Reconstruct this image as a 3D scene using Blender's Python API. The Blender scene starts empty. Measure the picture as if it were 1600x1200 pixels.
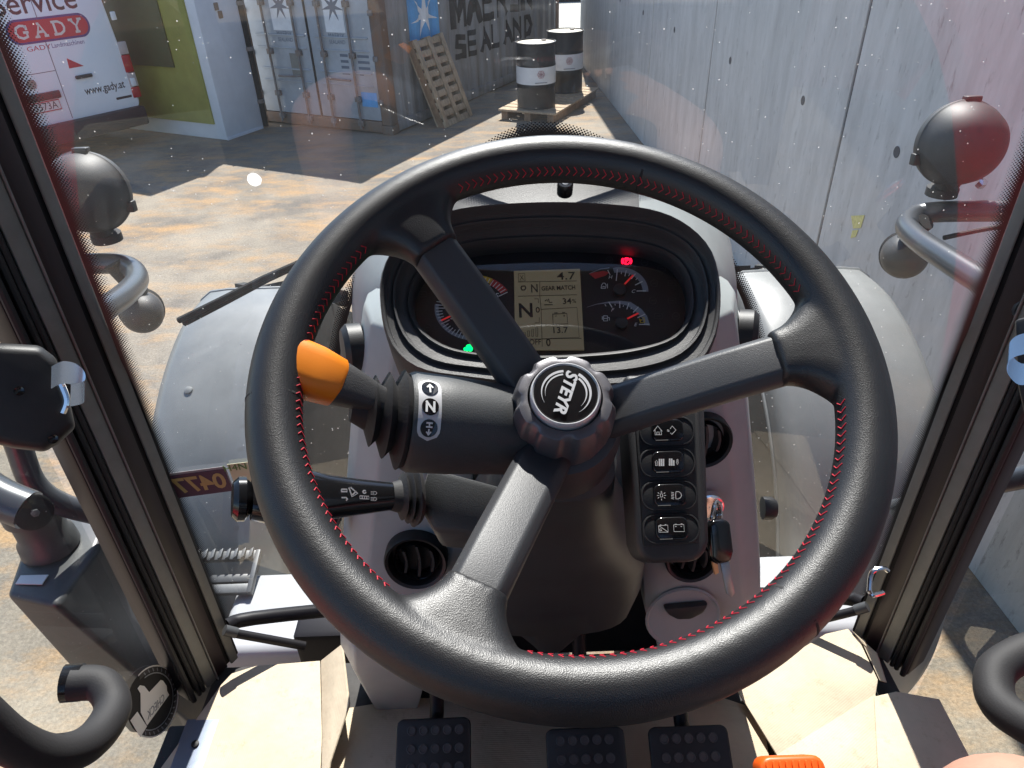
import bpy, bmesh, math, random
from mathutils import Vector, Matrix, Quaternion
random.seed(7)
R_ = math.radians
scene = bpy.context.scene
col = scene.collection

# ------------------------------------------------------------------ camera
H = 2.55                                   # eye height above the yard
FPX = 1106.0                               # focal length in pixels of a 1600 px wide picture
AX = Vector((0.99936676, 0.03539424, 0.00365011))     # rows: world axes in camera coords (right, up, forward)
AY = Vector((-0.02260084, 0.55219408, 0.8334092))
AZ = Vector((-0.02748231, 0.83296395, -0.55264435))
cd = bpy.data.cameras.new('camera'); cam = bpy.data.objects.new('camera', cd); col.objects.link(cam)
cd.sensor_width = 36.0; cd.lens = FPX / 1600 * 36.0; cd.clip_start = 0.02; cd.clip_end = 600
m3 = Matrix(((AX[0], AX[1], -AX[2]), (AY[0], AY[1], -AY[2]), (AZ[0], AZ[1], -AZ[2])))
cam.matrix_world = Matrix.Translation((0, 0, H)) @ m3.to_4x4()
scene.camera = cam
scene.render.resolution_x = 1024; scene.render.resolution_y = 768

# ------------------------------------------------------------------ light
SUN_EL, SUN_AZ = R_(50.6), R_(3.2)
w = bpy.data.worlds.new('World'); scene.world = w; w.use_nodes = True
nt = w.node_tree; nt.nodes.clear()
sky = nt.nodes.new('ShaderNodeTexSky'); sky.sky_type = 'NISHITA'; sky.sun_disc = False
sky.sun_elevation = SUN_EL; sky.sun_rotation = SUN_AZ; sky.air_density = 1.0; sky.dust_density = 0.4; sky.ozone_density = 3.0
bg = nt.nodes.new('ShaderNodeBackground'); bg.inputs[1].default_value = 0.11
wo = nt.nodes.new('ShaderNodeOutputWorld')
nt.links.new(sky.outputs[0], bg.inputs[0]); nt.links.new(bg.outputs[0], wo.inputs[0])
sd = bpy.data.lights.new('sun', 'SUN'); sun = bpy.data.objects.new('sun', sd); col.objects.link(sun)
sd.energy = 5.0; sd.angle = R_(0.53); sd.color = (1.0, 0.965, 0.91)
to_sun = Vector((math.sin(SUN_AZ) * math.cos(SUN_EL), math.cos(SUN_AZ) * math.cos(SUN_EL), math.sin(SUN_EL)))
sun.rotation_euler = to_sun.to_track_quat('Z', 'Y').to_euler(); sun.location = (0, 20, 30)
vs = scene.view_settings; vs.view_transform = 'Standard'; vs.look = 'None'; vs.gamma = 1.0; vs.use_curve_mapping = False
vs.exposure = 1.15
scene.render.engine = 'CYCLES'
scene.cycles.use_denoising = True
scene.cycles.max_bounces = 8; scene.cycles.transparent_max_bounces = 12; scene.cycles.sample_clamp_indirect = 6
scene.cycles.caustics_reflective = False; scene.cycles.caustics_refractive = False

# ------------------------------------------------------------------ helpers
def V(x, y, z): return Vector((x, y, z + H))           # coordinates measured from the driver's eye
def ray(px, py):
    c = Vector((px - 800, 600 - py, FPX))
    return Vector((AX.dot(c), AY.dot(c), AZ.dot(c))).normalized()
EYE = Vector((0, 0, H))
def at(px, py, **k):
    d = ray(px, py)
    if 'd' in k: t = k['d']
    elif 'y' in k: t = k['y'] / d.y
    elif 'x' in k: t = k['x'] / d.x
    elif 'z' in k: t = k['z'] / d.z
    else: t = (k['g'] - H) / d.z
    return EYE + d * t

class Frame:
    """a real plane in the place: origin, right, up, outward normal"""
    def __init__(s, o, n, right=(1, 0, 0)):
        s.o = Vector(o); s.n = Vector(n).normalized()
        r = Vector(right); s.u = (r - s.n * r.dot(s.n)).normalized(); s.v = s.n.cross(s.u)
    def p(s, a, b, c=0.0): return s.o + s.u * a + s.v * b + s.n * c
    def uv(s, px, py, c=0.0):
        d = ray(px, py); t = (s.o + s.n * c - EYE).dot(s.n) / d.dot(s.n); q = EYE + d * t - s.o
        return (q.dot(s.u), q.dot(s.v))
    def up(s, c): return Frame(s.o + s.n * c, s.n, s.u)
    def mat(s):
        m = Matrix.Identity(4)
        for i in range(3):
            m[i][0] = s.u[i]; m[i][1] = s.v[i]; m[i][2] = s.n[i]; m[i][3] = s.o[i]
        return m

_mats = {}
def mat(name, c, rough=0.6, metal=0.0, var=0.0, vscale=8.0, bump=0.0, bscale=300.0, btype='noise', spec=0.5, coat=0.0,
        emit=None, estr=1.0, c2=None, vdetail=5.0, bdist=0.001, stretch=None, rvar=0.0):
    if name in _mats: return _mats[name]
    m = bpy.data.materials.new(name); m.use_nodes = True; t = m.node_tree; N = t.nodes; L = t.links
    b = N['Principled BSDF']; b.inputs['Base Color'].default_value = (*c, 1); b.inputs['Roughness'].default_value = rough
    b.inputs['Metallic'].default_value = metal; b.inputs['Specular IOR Level'].default_value = spec; b.inputs['Coat Weight'].default_value = coat
    if emit: b.inputs['Emission Color'].default_value = (*emit, 1); b.inputs['Emission Strength'].default_value = estr
    tc = N.new('ShaderNodeTexCoord'); src = tc.outputs['Object']
    if stretch:
        mp = N.new('ShaderNodeMapping'); mp.inputs['Scale'].default_value = stretch; L.new(src, mp.inputs[0]); src = mp.outputs[0]
    if var > 0 or c2:
        n = N.new('ShaderNodeTexNoise'); n.inputs['Scale'].default_value = vscale; n.inputs['Detail'].default_value = vdetail
        n.inputs['Roughness'].default_value = 0.65
        L.new(src, n.inputs['Vector'])
        r = N.new('ShaderNodeValToRGB'); e = r.color_ramp.elements; e[0].position = 0.32; e[1].position = 0.68
        a = c2 if c2 else tuple(x * (1 - var) for x in c); z = c if c2 else tuple(min(1, x * (1 + var)) for x in c)
        e[0].color = (*a, 1); e[1].color = (*z, 1)
        L.new(n.outputs['Fac'], r.inputs[0]); L.new(r.outputs[0], b.inputs['Base Color'])
        if rvar:
            mr = N.new('ShaderNodeMapRange'); mr.inputs[3].default_value = rough - rvar; mr.inputs[4].default_value = rough + rvar
            L.new(n.outputs['Fac'], mr.inputs[0]); L.new(mr.outputs[0], b.inputs['Roughness'])
    if bump > 0:
        if btype == 'voronoi':
            n = N.new('ShaderNodeTexVoronoi'); n.feature = 'SMOOTH_F1'; n.inputs['Smoothness'].default_value = 0.4; o = n.outputs['Distance']
        else:
            n = N.new('ShaderNodeTexNoise'); n.inputs['Detail'].default_value = 3; o = n.outputs['Fac']
        n.inputs['Scale'].default_value = bscale; L.new(src, n.inputs['Vector'])
        bp = N.new('ShaderNodeBump'); bp.inputs['Strength'].default_value = bump; bp.inputs['Distance'].default_value = bdist
        L.new(o, bp.inputs['Height']); L.new(bp.outputs[0], b.inputs['Normal'])
    _mats[name] = m; return m

class MB:
    def __init__(s): s.v = []; s.f = []; s.uv = {}
    def add(s, vs, fs):
        k = len(s.v); s.v += [Vector(p) for p in vs]; s.f += [tuple(i + k for i in f) for f in fs]; return s
    def box(s, lo, hi, fr=None):
        P = [(x, y, z) for z in (lo[2], hi[2]) for y in (lo[1], hi[1]) for x in (lo[0], hi[0])]
        if fr: P = [fr.p(*p) for p in P]
        return s.add(P, [(0, 2, 3, 1), (4, 5, 7, 6), (0, 1, 5, 4), (2, 6, 7, 3), (0, 4, 6, 2), (1, 3, 7, 5)])
    def obox(s, c, ax, ay, az):
        c, ax, ay, az = map(Vector, (c, ax, ay, az))
        P = [c + ax * i + ay * j + az * k for k in (-1, 1) for j in (-1, 1) for i in (-1, 1)]
        return s.add(P, [(0, 2, 3, 1), (4, 5, 7, 6), (0, 1, 5, 4), (2, 6, 7, 3), (0, 4, 6, 2), (1, 3, 7, 5)])
    def loft(s, loops, cap=True, closed=True, ring=False):
        k = len(s.v); n = len(loops[0])
        for lp in loops: s.v += [Vector(p) for p in lp]
        m = len(loops)
        for i in range(m if ring else m - 1):
            a, b = k + i * n, k + ((i + 1) % m) * n
            for j in range(n if closed else n - 1):
                j2 = (j + 1) % n; s.f.append((a + j, a + j2, b + j2, b + j))
        if cap and not ring:
            s.f.append(tuple(k + j for j in reversed(range(n)))); s.f.append(tuple(k + (m - 1) * n + j for j in range(n)))
        return s
    def tube(s, pts, r, n=12, cap=True, smooth=0):
        pts = [Vector(p) for p in pts]
        if smooth: pts = spline(pts, smooth)
        rs = r if isinstance(r, (list, tuple)) else [r] * len(pts)
        if len(rs) != len(pts): rs = [rs[min(len(rs) - 1, int(i * len(rs) / len(pts)))] for i in range(len(pts))]
        loops = []; up = None
        for i, p in enumerate(pts):
            t = (pts[min(i + 1, len(pts) - 1)] - pts[max(i - 1, 0)]).normalized()
            if up is None: up = t.orthogonal().normalized()
            up = (up - t * up.dot(t)).normalized(); q = t.cross(up)
            loops.append([p + (up * math.cos(a) + q * math.sin(a)) * rs[i] for a in [2 * math.pi * j / n for j in range(n)]])
        return s.loft(loops, cap)
    def lathe(s, prof, fr, n=32, cap=True):
        """prof: (radius, height along the frame normal)"""
        return s.loft([[fr.p(r * math.cos(a), r * math.sin(a), h) for a in [2 * math.pi * j / n for j in range(n)]] for r, h in prof], cap)
    def prism(s, poly, fr, c0, c1):
        n = len(poly); A = sum(poly[i][0] * poly[(i + 1) % n][1] - poly[(i + 1) % n][0] * poly[i][1] for i in range(n))
        if A < 0: poly = poly[::-1]
        return s.loft([[fr.p(a, b, c0) for a, b in poly], [fr.p(a, b, c1) for a, b in poly]])
    def stroke(s, pts, wd, fr, c0=0.0, c1=0.0004, closed=False):
        P = [Vector((p[0], p[1])) for p in pts]; n = len(P); Lf = []; Rt = []
        for i in range(n):
            a = P[(i - 1) % n] if (closed or i > 0) else P[i]; b = P[(i + 1) % n] if (closed or i < n - 1) else P[i]
            t = (b - a); t = t.normalized() if t.length > 1e-9 else Vector((1, 0)); nn = Vector((-t.y, t.x)) * wd / 2
            Lf.append(P[i] + nn); Rt.append(P[i] - nn)
        loops = [[fr.p(*Lf[i], c0), fr.p(*Rt[i], c0), fr.p(*Rt[i], c1), fr.p(*Lf[i], c1)] for i in range(n)]
        return s.loft(loops, cap=not closed, ring=closed)
    def build(s, name, m, parent=None, smooth=True, bevel=0.0, seg=2, auto=40, sub=0, fixn=True):
        me = bpy.data.meshes.new(name); me.from_pydata([tuple(p) for p in s.v], [], s.f)
        bm = bmesh.new(); bm.from_mesh(me)
        if fixn: bmesh.ops.recalc_face_normals(bm, faces=bm.faces)
        if bevel > 0:
            ed = [e for e in bm.edges if len(e.link_faces) == 2 and e.calc_face_angle(0) > R_(30)]
            bmesh.ops.bevel(bm, geom=ed, offset=bevel, segments=seg, affect='EDGES', profile=0.5, clamp_overlap=True)
        bm.to_mesh(me); bm.free()
        return link(name, me, m, parent, smooth, auto)

def link(name, me, m, parent=None, smooth=True, auto=40):
    if smooth:
        me.polygons.foreach_set('use_smooth', [True] * len(me.polygons))
        try: me.set_sharp_from_angle(angle=R_(auto))
        except Exception: pass
    if m is not None:
        for x in (m if isinstance(m, (list, tuple)) else [m]): me.materials.append(x)
    o = bpy.data.objects.new(name, me); col.objects.link(o)
    if parent is not None:
        o.parent = parent; o.matrix_parent_inverse = Matrix.Translation(-root_loc(parent))
    return o
def root_loc(o):
    l = Vector((0, 0, 0))
    while o is not None: l = l + o.location; o = o.parent if o.parent is None else None
    return l
def empty(name, loc=(0, 0, 0)):
    o = bpy.data.objects.new(name, None); o.empty_display_size = 0.1; o.location = loc; col.objects.link(o); return o
def tag(o, label=None, cat=None, group=None, kind=None):
    if label: o['label'] = label
    if cat: o['category'] = cat
    if group: o['group'] = group
    if kind: o['kind'] = kind
    return o
def spline(P, k):
    P = [Vector(p) for p in P]; out = []
    for i in range(len(P) - 1):
        a, b, c, d = P[max(i - 1, 0)], P[i], P[i + 1], P[min(i + 2, len(P) - 1)]
        for j in range(k):
            t = j / k; out.append(0.5 * ((2 * b) + (c - a) * t + (2 * a - 5 * b + 4 * c - d) * t * t + (3 * b - a - 3 * c + d) * t ** 3))
    return out + [P[-1]]
def closed_spline(P, k):
    n = len(P); P = [Vector(p) for p in P]; out = []
    for i in range(n):
        a, b, c, d = P[i - 1], P[i], P[(i + 1) % n], P[(i + 2) % n]
        for j in range(k):
            t = j / k; out.append(0.5 * ((2 * b) + (c - a) * t + (2 * a - 5 * b + 4 * c - d) * t * t + (3 * b - a - 3 * c + d) * t ** 3))
    return out
def circ(cx, cy, r, n=24, a0=0, a1=360, ry=None):
    full = abs(a1 - a0 - 360) < 1e-6
    return [(cx + r * math.cos(R_(a0 + (a1 - a0) * i / (n if full else n - 1))), cy + (ry or r) * math.sin(R_(a0 + (a1 - a0) * i / (n if full else n - 1)))) for i in range(n)]
def rrect(x0, y0, x1, y1, r, n=5):
    out = []
    for cx, cy, a in ((x1 - r, y1 - r, 0), (x0 + r, y1 - r, 90), (x0 + r, y0 + r, 180), (x1 - r, y0 + r, 270)):
        out += [(cx + r * math.cos(R_(a + 90 * i / n)), cy + r * math.sin(R_(a + 90 * i / n))) for i in range(n + 1)]
    return out
def text(s, fr, size, m, parent, name='lettering', cx=0, cy=0, rot=0, extrude=0.0002, bold=0.0, mirror=False, sx=1.0, shear=0.0, lift=0.0003):
    cu = bpy.data.curves.new('t', 'FONT'); cu.body = s; cu.size = size; cu.align_x = 'CENTER'; cu.align_y = 'CENTER'
    cu.extrude = extrude; cu.offset = bold; cu.shear = shear; cu.resolution_u = 3
    o = bpy.data.objects.new('t', cu); col.objects.link(o)
    me = bpy.data.meshes.new_from_object(o.evaluated_get(bpy.context.evaluated_depsgraph_get())); bpy.data.objects.remove(o)
    M = fr.mat() @ Matrix.Translation((cx, cy, lift + extrude)) @ Matrix.Rotation(R_(rot), 4, 'Z') @ Matrix.Diagonal((-sx if mirror else sx, 1, 1, 1))
    me.transform(M)
    if mirror: me.flip_normals()
    me.name = name
    return link(name, me, m, parent, smooth=False)

# ------------------------------------------------------------------ materials
M_leather = mat('leather', (0.011, 0.011, 0.0125), 0.43, bump=0.4, bscale=1500, btype='voronoi', bdist=0.0003, var=0.18, vscale=30, spec=0.6)
M_spoke = mat('spoke_paint', (0.040, 0.041, 0.045), 0.47, bump=0.35, bscale=1500, bdist=0.0006, spec=0.55)
M_black = mat('black_plastic', (0.014, 0.014, 0.015), 0.5, bump=0.25, bscale=900, bdist=0.0006, var=0.3, vscale=14)
M_col = mat('column_plastic', (0.038, 0.040, 0.042), 0.5, bump=0.3, bscale=1100, bdist=0.0006, var=0.15, vscale=14)
M_gloss = mat('gloss_black', (0.008, 0.008, 0.009), 0.16, spec=0.5)
M_char = mat('charcoal_plastic', (0.030, 0.029, 0.030), 0.5, bump=0.35, bscale=1100, bdist=0.0008, var=0.22, vscale=18)
M_silver = mat('silver_plastic', (0.37, 0.40, 0.395), 0.45, bump=0.2, bscale=1400, bdist=0.0004, var=0.08, vscale=9, spec=0.5)
M_knob = mat('knob_paint', (0.13, 0.125, 0.135), 0.40, metal=0.5, bump=0.3, bscale=1600, bdist=0.0005)
M_chrome = mat('chrome', (0.72, 0.72, 0.72), 0.16, metal=1.0)
M_steel = mat('worn_steel', (0.32, 0.33, 0.34), 0.38, metal=0.7, var=0.2, vscale=20)
M_tubep = mat('grey_tube_paint', (0.065, 0.07, 0.08), 0.3, metal=0.3, spec=0.6)
M_lampp = mat('lamp_plastic', (0.018, 0.018, 0.021), 0.58, spec=0.6, bump=0.2, bscale=900, bdist=0.0006, var=0.15, vscale=12)
M_stud = mat('stud_rubber', (0.05, 0.05, 0.052), 0.45, spec=0.7)
M_rubber = mat('rubber', (0.016, 0.015, 0.016), 0.7, bump=0.2, bscale=500, bdist=0.001)
M_trim = mat('pillar_trim', (0.19, 0.19, 0.175), 0.55, var=0.1, vscale=25)
M_maroon = mat('pillar_maroon', (0.030, 0.018, 0.020), 0.5)
M_trim2 = mat('pillar_trim_brown', (0.19, 0.185, 0.17), 0.6, var=0.1, vscale=25)
M_pillar = mat('pillar_black', (0.010, 0.009, 0.011), 0.5, spec=0.25)
M_red = mat('red_thread', (0.46, 0.015, 0.035), 0.6)
M_needle = mat('needle_red', (0.55, 0.02, 0.02), 0.5, emit=(0.8, 0.03, 0.03), estr=0.15)
M_orange = mat('orange_plastic', (0.78, 0.22, 0.008), 0.42, bump=0.1, bscale=900, bdist=0.0004)
M_orange2 = mat('orange_red_plastic', (0.80, 0.11, 0.01), 0.4)
M_white = mat('print_white', (0.72, 0.72, 0.70), 0.5)
M_grey_print = mat('print_grey', (0.26, 0.28, 0.31), 0.5)
M_dim = mat('unlit_symbol', (0.035, 0.035, 0.038), 0.5)
M_silverprint = mat('print_silver', (0.55, 0.55, 0.56), 0.35, metal=0.3)
M_face = mat('gauge_face', (0.006, 0.006, 0.009), 0.4)
M_lcd = mat('lcd', (0.115, 0.100, 0.068), 0.5, emit=(0.16, 0.135, 0.085), estr=0.16)
M_lcdt = mat('lcd_ink', (0.012, 0.010, 0.007), 0.6)
M_lred = mat('lamp_red', (0.6, 0.0, 0.01), 0.4, emit=(1.0, 0.005, 0.03), estr=2.2)
M_lgreen = mat('lamp_green', (0.0, 0.5, 0.1), 0.4, emit=(0.0, 1.0, 0.16), estr=1.2)
M_yellow = mat('print_yellow', (0.65, 0.42, 0.02), 0.5)
M_gred = mat('print_red', (0.5, 0.03, 0.03), 0.5)
M_body = mat('fender_paint', (0.19, 0.195, 0.19), 0.40, spec=0.5, var=0.08, vscale=10, rvar=0.08)
M_lightgrey = mat('light_grey_paint', (0.36, 0.37, 0.38), 0.4, var=0.08, vscale=7)
M_tank = mat('tank_plastic', (0.055, 0.057, 0.06), 0.42, var=0.2, vscale=15, spec=0.5)
M_tyre = mat('tyre', (0.02, 0.02, 0.02), 0.8, var=0.2, vscale=20)
M_redpaint = mat('tractor_red', (0.48, 0.012, 0.02), 0.35)
M_headliner = mat('headliner', (0.22, 0.215, 0.205), 0.9)
M_stepm = mat('step_metal', (0.10, 0.105, 0.11), 0.5, metal=0.4, var=0.2, vscale=30)
M_floor = mat('floor_mat', (0.045, 0.042, 0.040), 0.8, bump=0.3, bscale=250, var=0.3, vscale=20)
M_floormetal = mat('grey_floor_plate', (0.30, 0.32, 0.34), 0.5, metal=0.2, bump=0.5, bscale=420, bdist=0.002, var=0.25, vscale=160)

def cardboard_mat(name, ang, base=(0.52, 0.44, 0.325)):
    m = mat(name, base, 0.85, var=0.12, vscale=7, spec=0.2)
    t = m.node_tree; N = t.nodes; L = t.links; b = N['Principled BSDF']
    tc = N.new('ShaderNodeTexCoord'); mp = N.new('ShaderNodeMapping'); mp.inputs['Rotation'].default_value[2] = ang
    wv = N.new('ShaderNodeTexWave'); wv.inputs['Scale'].default_value = 95; wv.inputs['Distortion'].default_value = 0.6; wv.inputs['Detail'].default_value = 1
    L.new(tc.outputs['Object'], mp.inputs[0]); L.new(mp.outputs[0], wv.inputs['Vector'])
    ns = N.new('ShaderNodeTexNoise'); ns.inputs['Scale'].default_value = 60; L.new(mp.outputs[0], ns.inputs['Vector'])
    ad = N.new('ShaderNodeMath'); ad.operation = 'MULTIPLY_ADD'; ad.inputs[1].default_value = 1.5; L.new(ns.outputs['Fac'], ad.inputs[0]); L.new(wv.outputs['Fac'], ad.inputs[2])
    bp = N.new('ShaderNodeBump'); bp.inputs['Strength'].default_value = 0.20; bp.inputs['Distance'].default_value = 0.0006
    L.new(ad.outputs[0], bp.inputs['Height']); L.new(bp.outputs[0], b.inputs['Normal'])
    n3 = N.new('ShaderNodeTexNoise'); n3.inputs['Scale'].default_value = 11; n3.inputs['Detail'].default_value = 4; L.new(tc.outputs['Object'], n3.inputs['Vector'])
    bp2 = N.new('ShaderNodeBump'); bp2.inputs['Strength'].default_value = 0.45; bp2.inputs['Distance'].default_value = 0.012
    L.new(n3.outputs['Fac'], bp2.inputs['Height']); L.new(bp.outputs[0], bp2.inputs['Normal']); L.new(bp2.outputs[0], b.inputs['Normal'])
    # soil specks and grey scuffs
    n2 = N.new('ShaderNodeTexNoise'); n2.inputs['Scale'].default_value = 26; n2.inputs['Detail'].default_value = 8; n2.inputs['Roughness'].default_value = 0.8
    L.new(tc.outputs['Object'], n2.inputs['Vector'])
    r2 = N.new('ShaderNodeValToRGB'); r2.color_ramp.elements[0].position = 0.56; r2.color_ramp.elements[1].position = 0.74
    L.new(n2.outputs['Fac'], r2.inputs[0])
    src = b.inputs['Base Color'].links[0].from_socket
    mx = N.new('ShaderNodeMix'); mx.data_type = 'RGBA'; mx.inputs['B'].default_value = (0.26, 0.19, 0.11, 1)
    sc = N.new('ShaderNodeMath'); sc.operation = 'MULTIPLY'; sc.inputs[1].default_value = 0.6; L.new(r2.outputs[0], sc.inputs[0])
    L.new(sc.outputs[0], mx.inputs['Factor']); L.new(src, mx.inputs['A']); L.new(mx.outputs['Result'], b.inputs['Base Color'])
    return m
M_card = cardboard_mat('cardboard_a', 0.05)
M_card2 = cardboard_mat('cardboard_b', 1.0)
M_card3 = cardboard_mat('cardboard_c', 1.57, (0.52, 0.43, 0.31))

def glass_mat(name, tint=(0.95, 0.965, 0.965), f0=0.085, dust=True, haze=0.020, speck=1.0):
    m = bpy.data.materials.new(name); m.use_nodes = True; t = m.node_tree; N = t.nodes; L = t.links; N.clear()
    out = N.new('ShaderNodeOutputMaterial'); tr = N.new('ShaderNodeBsdfTransparent'); tr.inputs[0].default_value = (*tint, 1)
    gl = N.new('ShaderNodeBsdfGlossy'); gl.inputs['Roughness'].default_value = 0.012
    geo = N.new('ShaderNodeNewGeometry'); dt = N.new('ShaderNodeVectorMath'); dt.operation = 'DOT_PRODUCT'
    L.new(geo.outputs['Normal'], dt.inputs[0]); L.new(geo.outputs['Incoming'], dt.inputs[1])
    ab = N.new('ShaderNodeMath'); ab.operation = 'ABSOLUTE'; L.new(dt.outputs['Value'], ab.inputs[0])
    om = N.new('ShaderNodeMath'); om.operation = 'SUBTRACT'; om.inputs[0].default_value = 1; L.new(ab.outputs[0], om.inputs[1])
    pw = N.new('ShaderNodeMath'); pw.operation = 'POWER'; pw.inputs[1].default_value = 5; L.new(om.outputs[0], pw.inputs[0])
    fr = N.new('ShaderNodeMath'); fr.operation = 'MULTIPLY_ADD'; fr.inputs[1].default_value = 1 - f0; fr.inputs[2].default_value = f0; L.new(pw.outputs[0], fr.inputs[0])
    mx = N.new('ShaderNodeMixShader'); L.new(fr.outputs[0], mx.inputs[0]); L.new(tr.outputs[0], mx.inputs[1]); L.new(gl.outputs[0], mx.inputs[2])
    if dust:
        tc = N.new('ShaderNodeTexCoord')
        def specks(scale, rad):
            vo = N.new('ShaderNodeTexVoronoi'); vo.inputs['Scale'].default_value = scale; L.new(tc.outputs['Object'], vo.inputs['Vector'])
            wn = N.new('ShaderNodeTexWhiteNoise'); wn.noise_dimensions = '3D'; L.new(vo.outputs['Position'], wn.inputs['Vector'])
            p = N.new('ShaderNodeMath'); p.operation = 'POWER'; p.inputs[1].default_value = 4; L.new(wn.outputs['Value'], p.inputs[0])
            rr = N.new('ShaderNodeMath'); rr.operation = 'MULTIPLY'; rr.inputs[1].default_value = rad; L.new(p.outputs[0], rr.inputs[0])
            lt = N.new('ShaderNodeMath'); lt.operation = 'LESS_THAN'; L.new(vo.outputs['Distance'], lt.inputs[0]); L.new(rr.outputs[0], lt.inputs[1])
            return lt
        a = specks(170, 0.15); c = specks(75, 0.055)
        mxm = N.new('ShaderNodeMath'); mxm.operation = 'MAXIMUM'; L.new(a.outputs[0], mxm.inputs[0]); L.new(c.outputs[0], mxm.inputs[1])
        ns = N.new('ShaderNodeTexNoise'); ns.inputs['Scale'].default_value = 5; ns.inputs['Detail'].default_value = 7; L.new(tc.outputs['Object'], ns.inputs['Vector'])
        hz = N.new('ShaderNodeMapRange'); hz.inputs[1].default_value = 0.35; hz.inputs[2].default_value = 0.75; hz.inputs[3].default_value = haze * 0.4; hz.inputs[4].default_value = haze * 1.7
        L.new(ns.outputs['Fac'], hz.inputs[0])
        sm = N.new('ShaderNodeMath'); sm.operation = 'MULTIPLY'; sm.inputs[1].default_value = 0.55 * speck; L.new(mxm.outputs[0], sm.inputs[0])
        md = N.new('ShaderNodeMath'); md.operation = 'MAXIMUM'; L.new(sm.outputs[0], md.inputs[0]); L.new(hz.outputs[0], md.inputs[1])
        df = N.new('ShaderNodeBsdfDiffuse'); df.inputs[0].default_value = (0.75, 0.74, 0.70, 1)
        tl = N.new('ShaderNodeBsdfTranslucent'); tl.inputs[0].default_value = (0.75, 0.74, 0.70, 1)
        m2 = N.new('ShaderNodeMixShader'); L.new(df.outputs[0], m2.inputs[1]); L.new(tl.outputs[0], m2.inputs[2])
        m3_ = N.new('ShaderNodeMixShader'); L.new(md.outputs[0], m3_.inputs[0]); L.new(mx.outputs[0], m3_.inputs[1]); L.new(m2.outputs[0], m3_.inputs[2])
        L.new(m3_.outputs[0], out.inputs[0])
    else: L.new(mx.outputs[0], out.inputs[0])
    return m
M_wind = glass_mat('windshield_glass')
M_door = glass_mat('door_glass', haze=0.012, speck=0.6, tint=(0.90, 0.93, 0.91))
M_lens = glass_mat('lens_glass', dust=False, f0=0.06, tint=(0.96, 0.96, 0.96))

def frit_mat():
    m = bpy.data.materials.new('frit_print'); m.use_nodes = True; t = m.node_tree; N = t.nodes; L = t.links; N.clear()
    out = N.new('ShaderNodeOutputMaterial'); tr = N.new('ShaderNodeBsdfTransparent'); bk = N.new('ShaderNodeBsdfPrincipled')
    bk.inputs['Base Color'].default_value = (0.01, 0.01, 0.012, 1); bk.inputs['Roughness'].default_value = 0.35
    uv = N.new('ShaderNodeUVMap'); sp = N.new('ShaderNodeSeparateXYZ'); L.new(uv.outputs[0], sp.inputs[0])
    vo = N.new('ShaderNodeTexVoronoi'); vo.inputs['Scale'].default_value = 1; vo.inputs['Randomness'].default_value = 0
    mp = N.new('ShaderNodeMapping'); mp.inputs['Rotation'].default_value[2] = R_(45); L.new(uv.outputs[0], mp.inputs[0]); L.new(mp.outputs[0], vo.inputs['Vector'])
    # v runs 0 (solid) .. 6 (clear) in dot pitches
    rad = N.new('ShaderNodeMapRange'); rad.inputs[1].default_value = 0.8; rad.inputs[2].default_value = 8.0; rad.inputs[3].default_value = 0.72; rad.inputs[4].default_value = 0.10
    L.new(sp.outputs['Y'], rad.inputs[0])
    lt = N.new('ShaderNodeMath'); lt.operation = 'LESS_THAN'; L.new(vo.outputs['Distance'], lt.inputs[0]); L.new(rad.outputs[0], lt.inputs[1])
    mx = N.new('ShaderNodeMixShader'); L.new(lt.outputs[0], mx.inputs[0]); L.new(tr.outputs[0], mx.inputs[1]); L.new(bk.outputs[0], mx.inputs[2]); L.new(mx.outputs[0], out.inputs[0])
    return m
M_frit = frit_mat()

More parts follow.
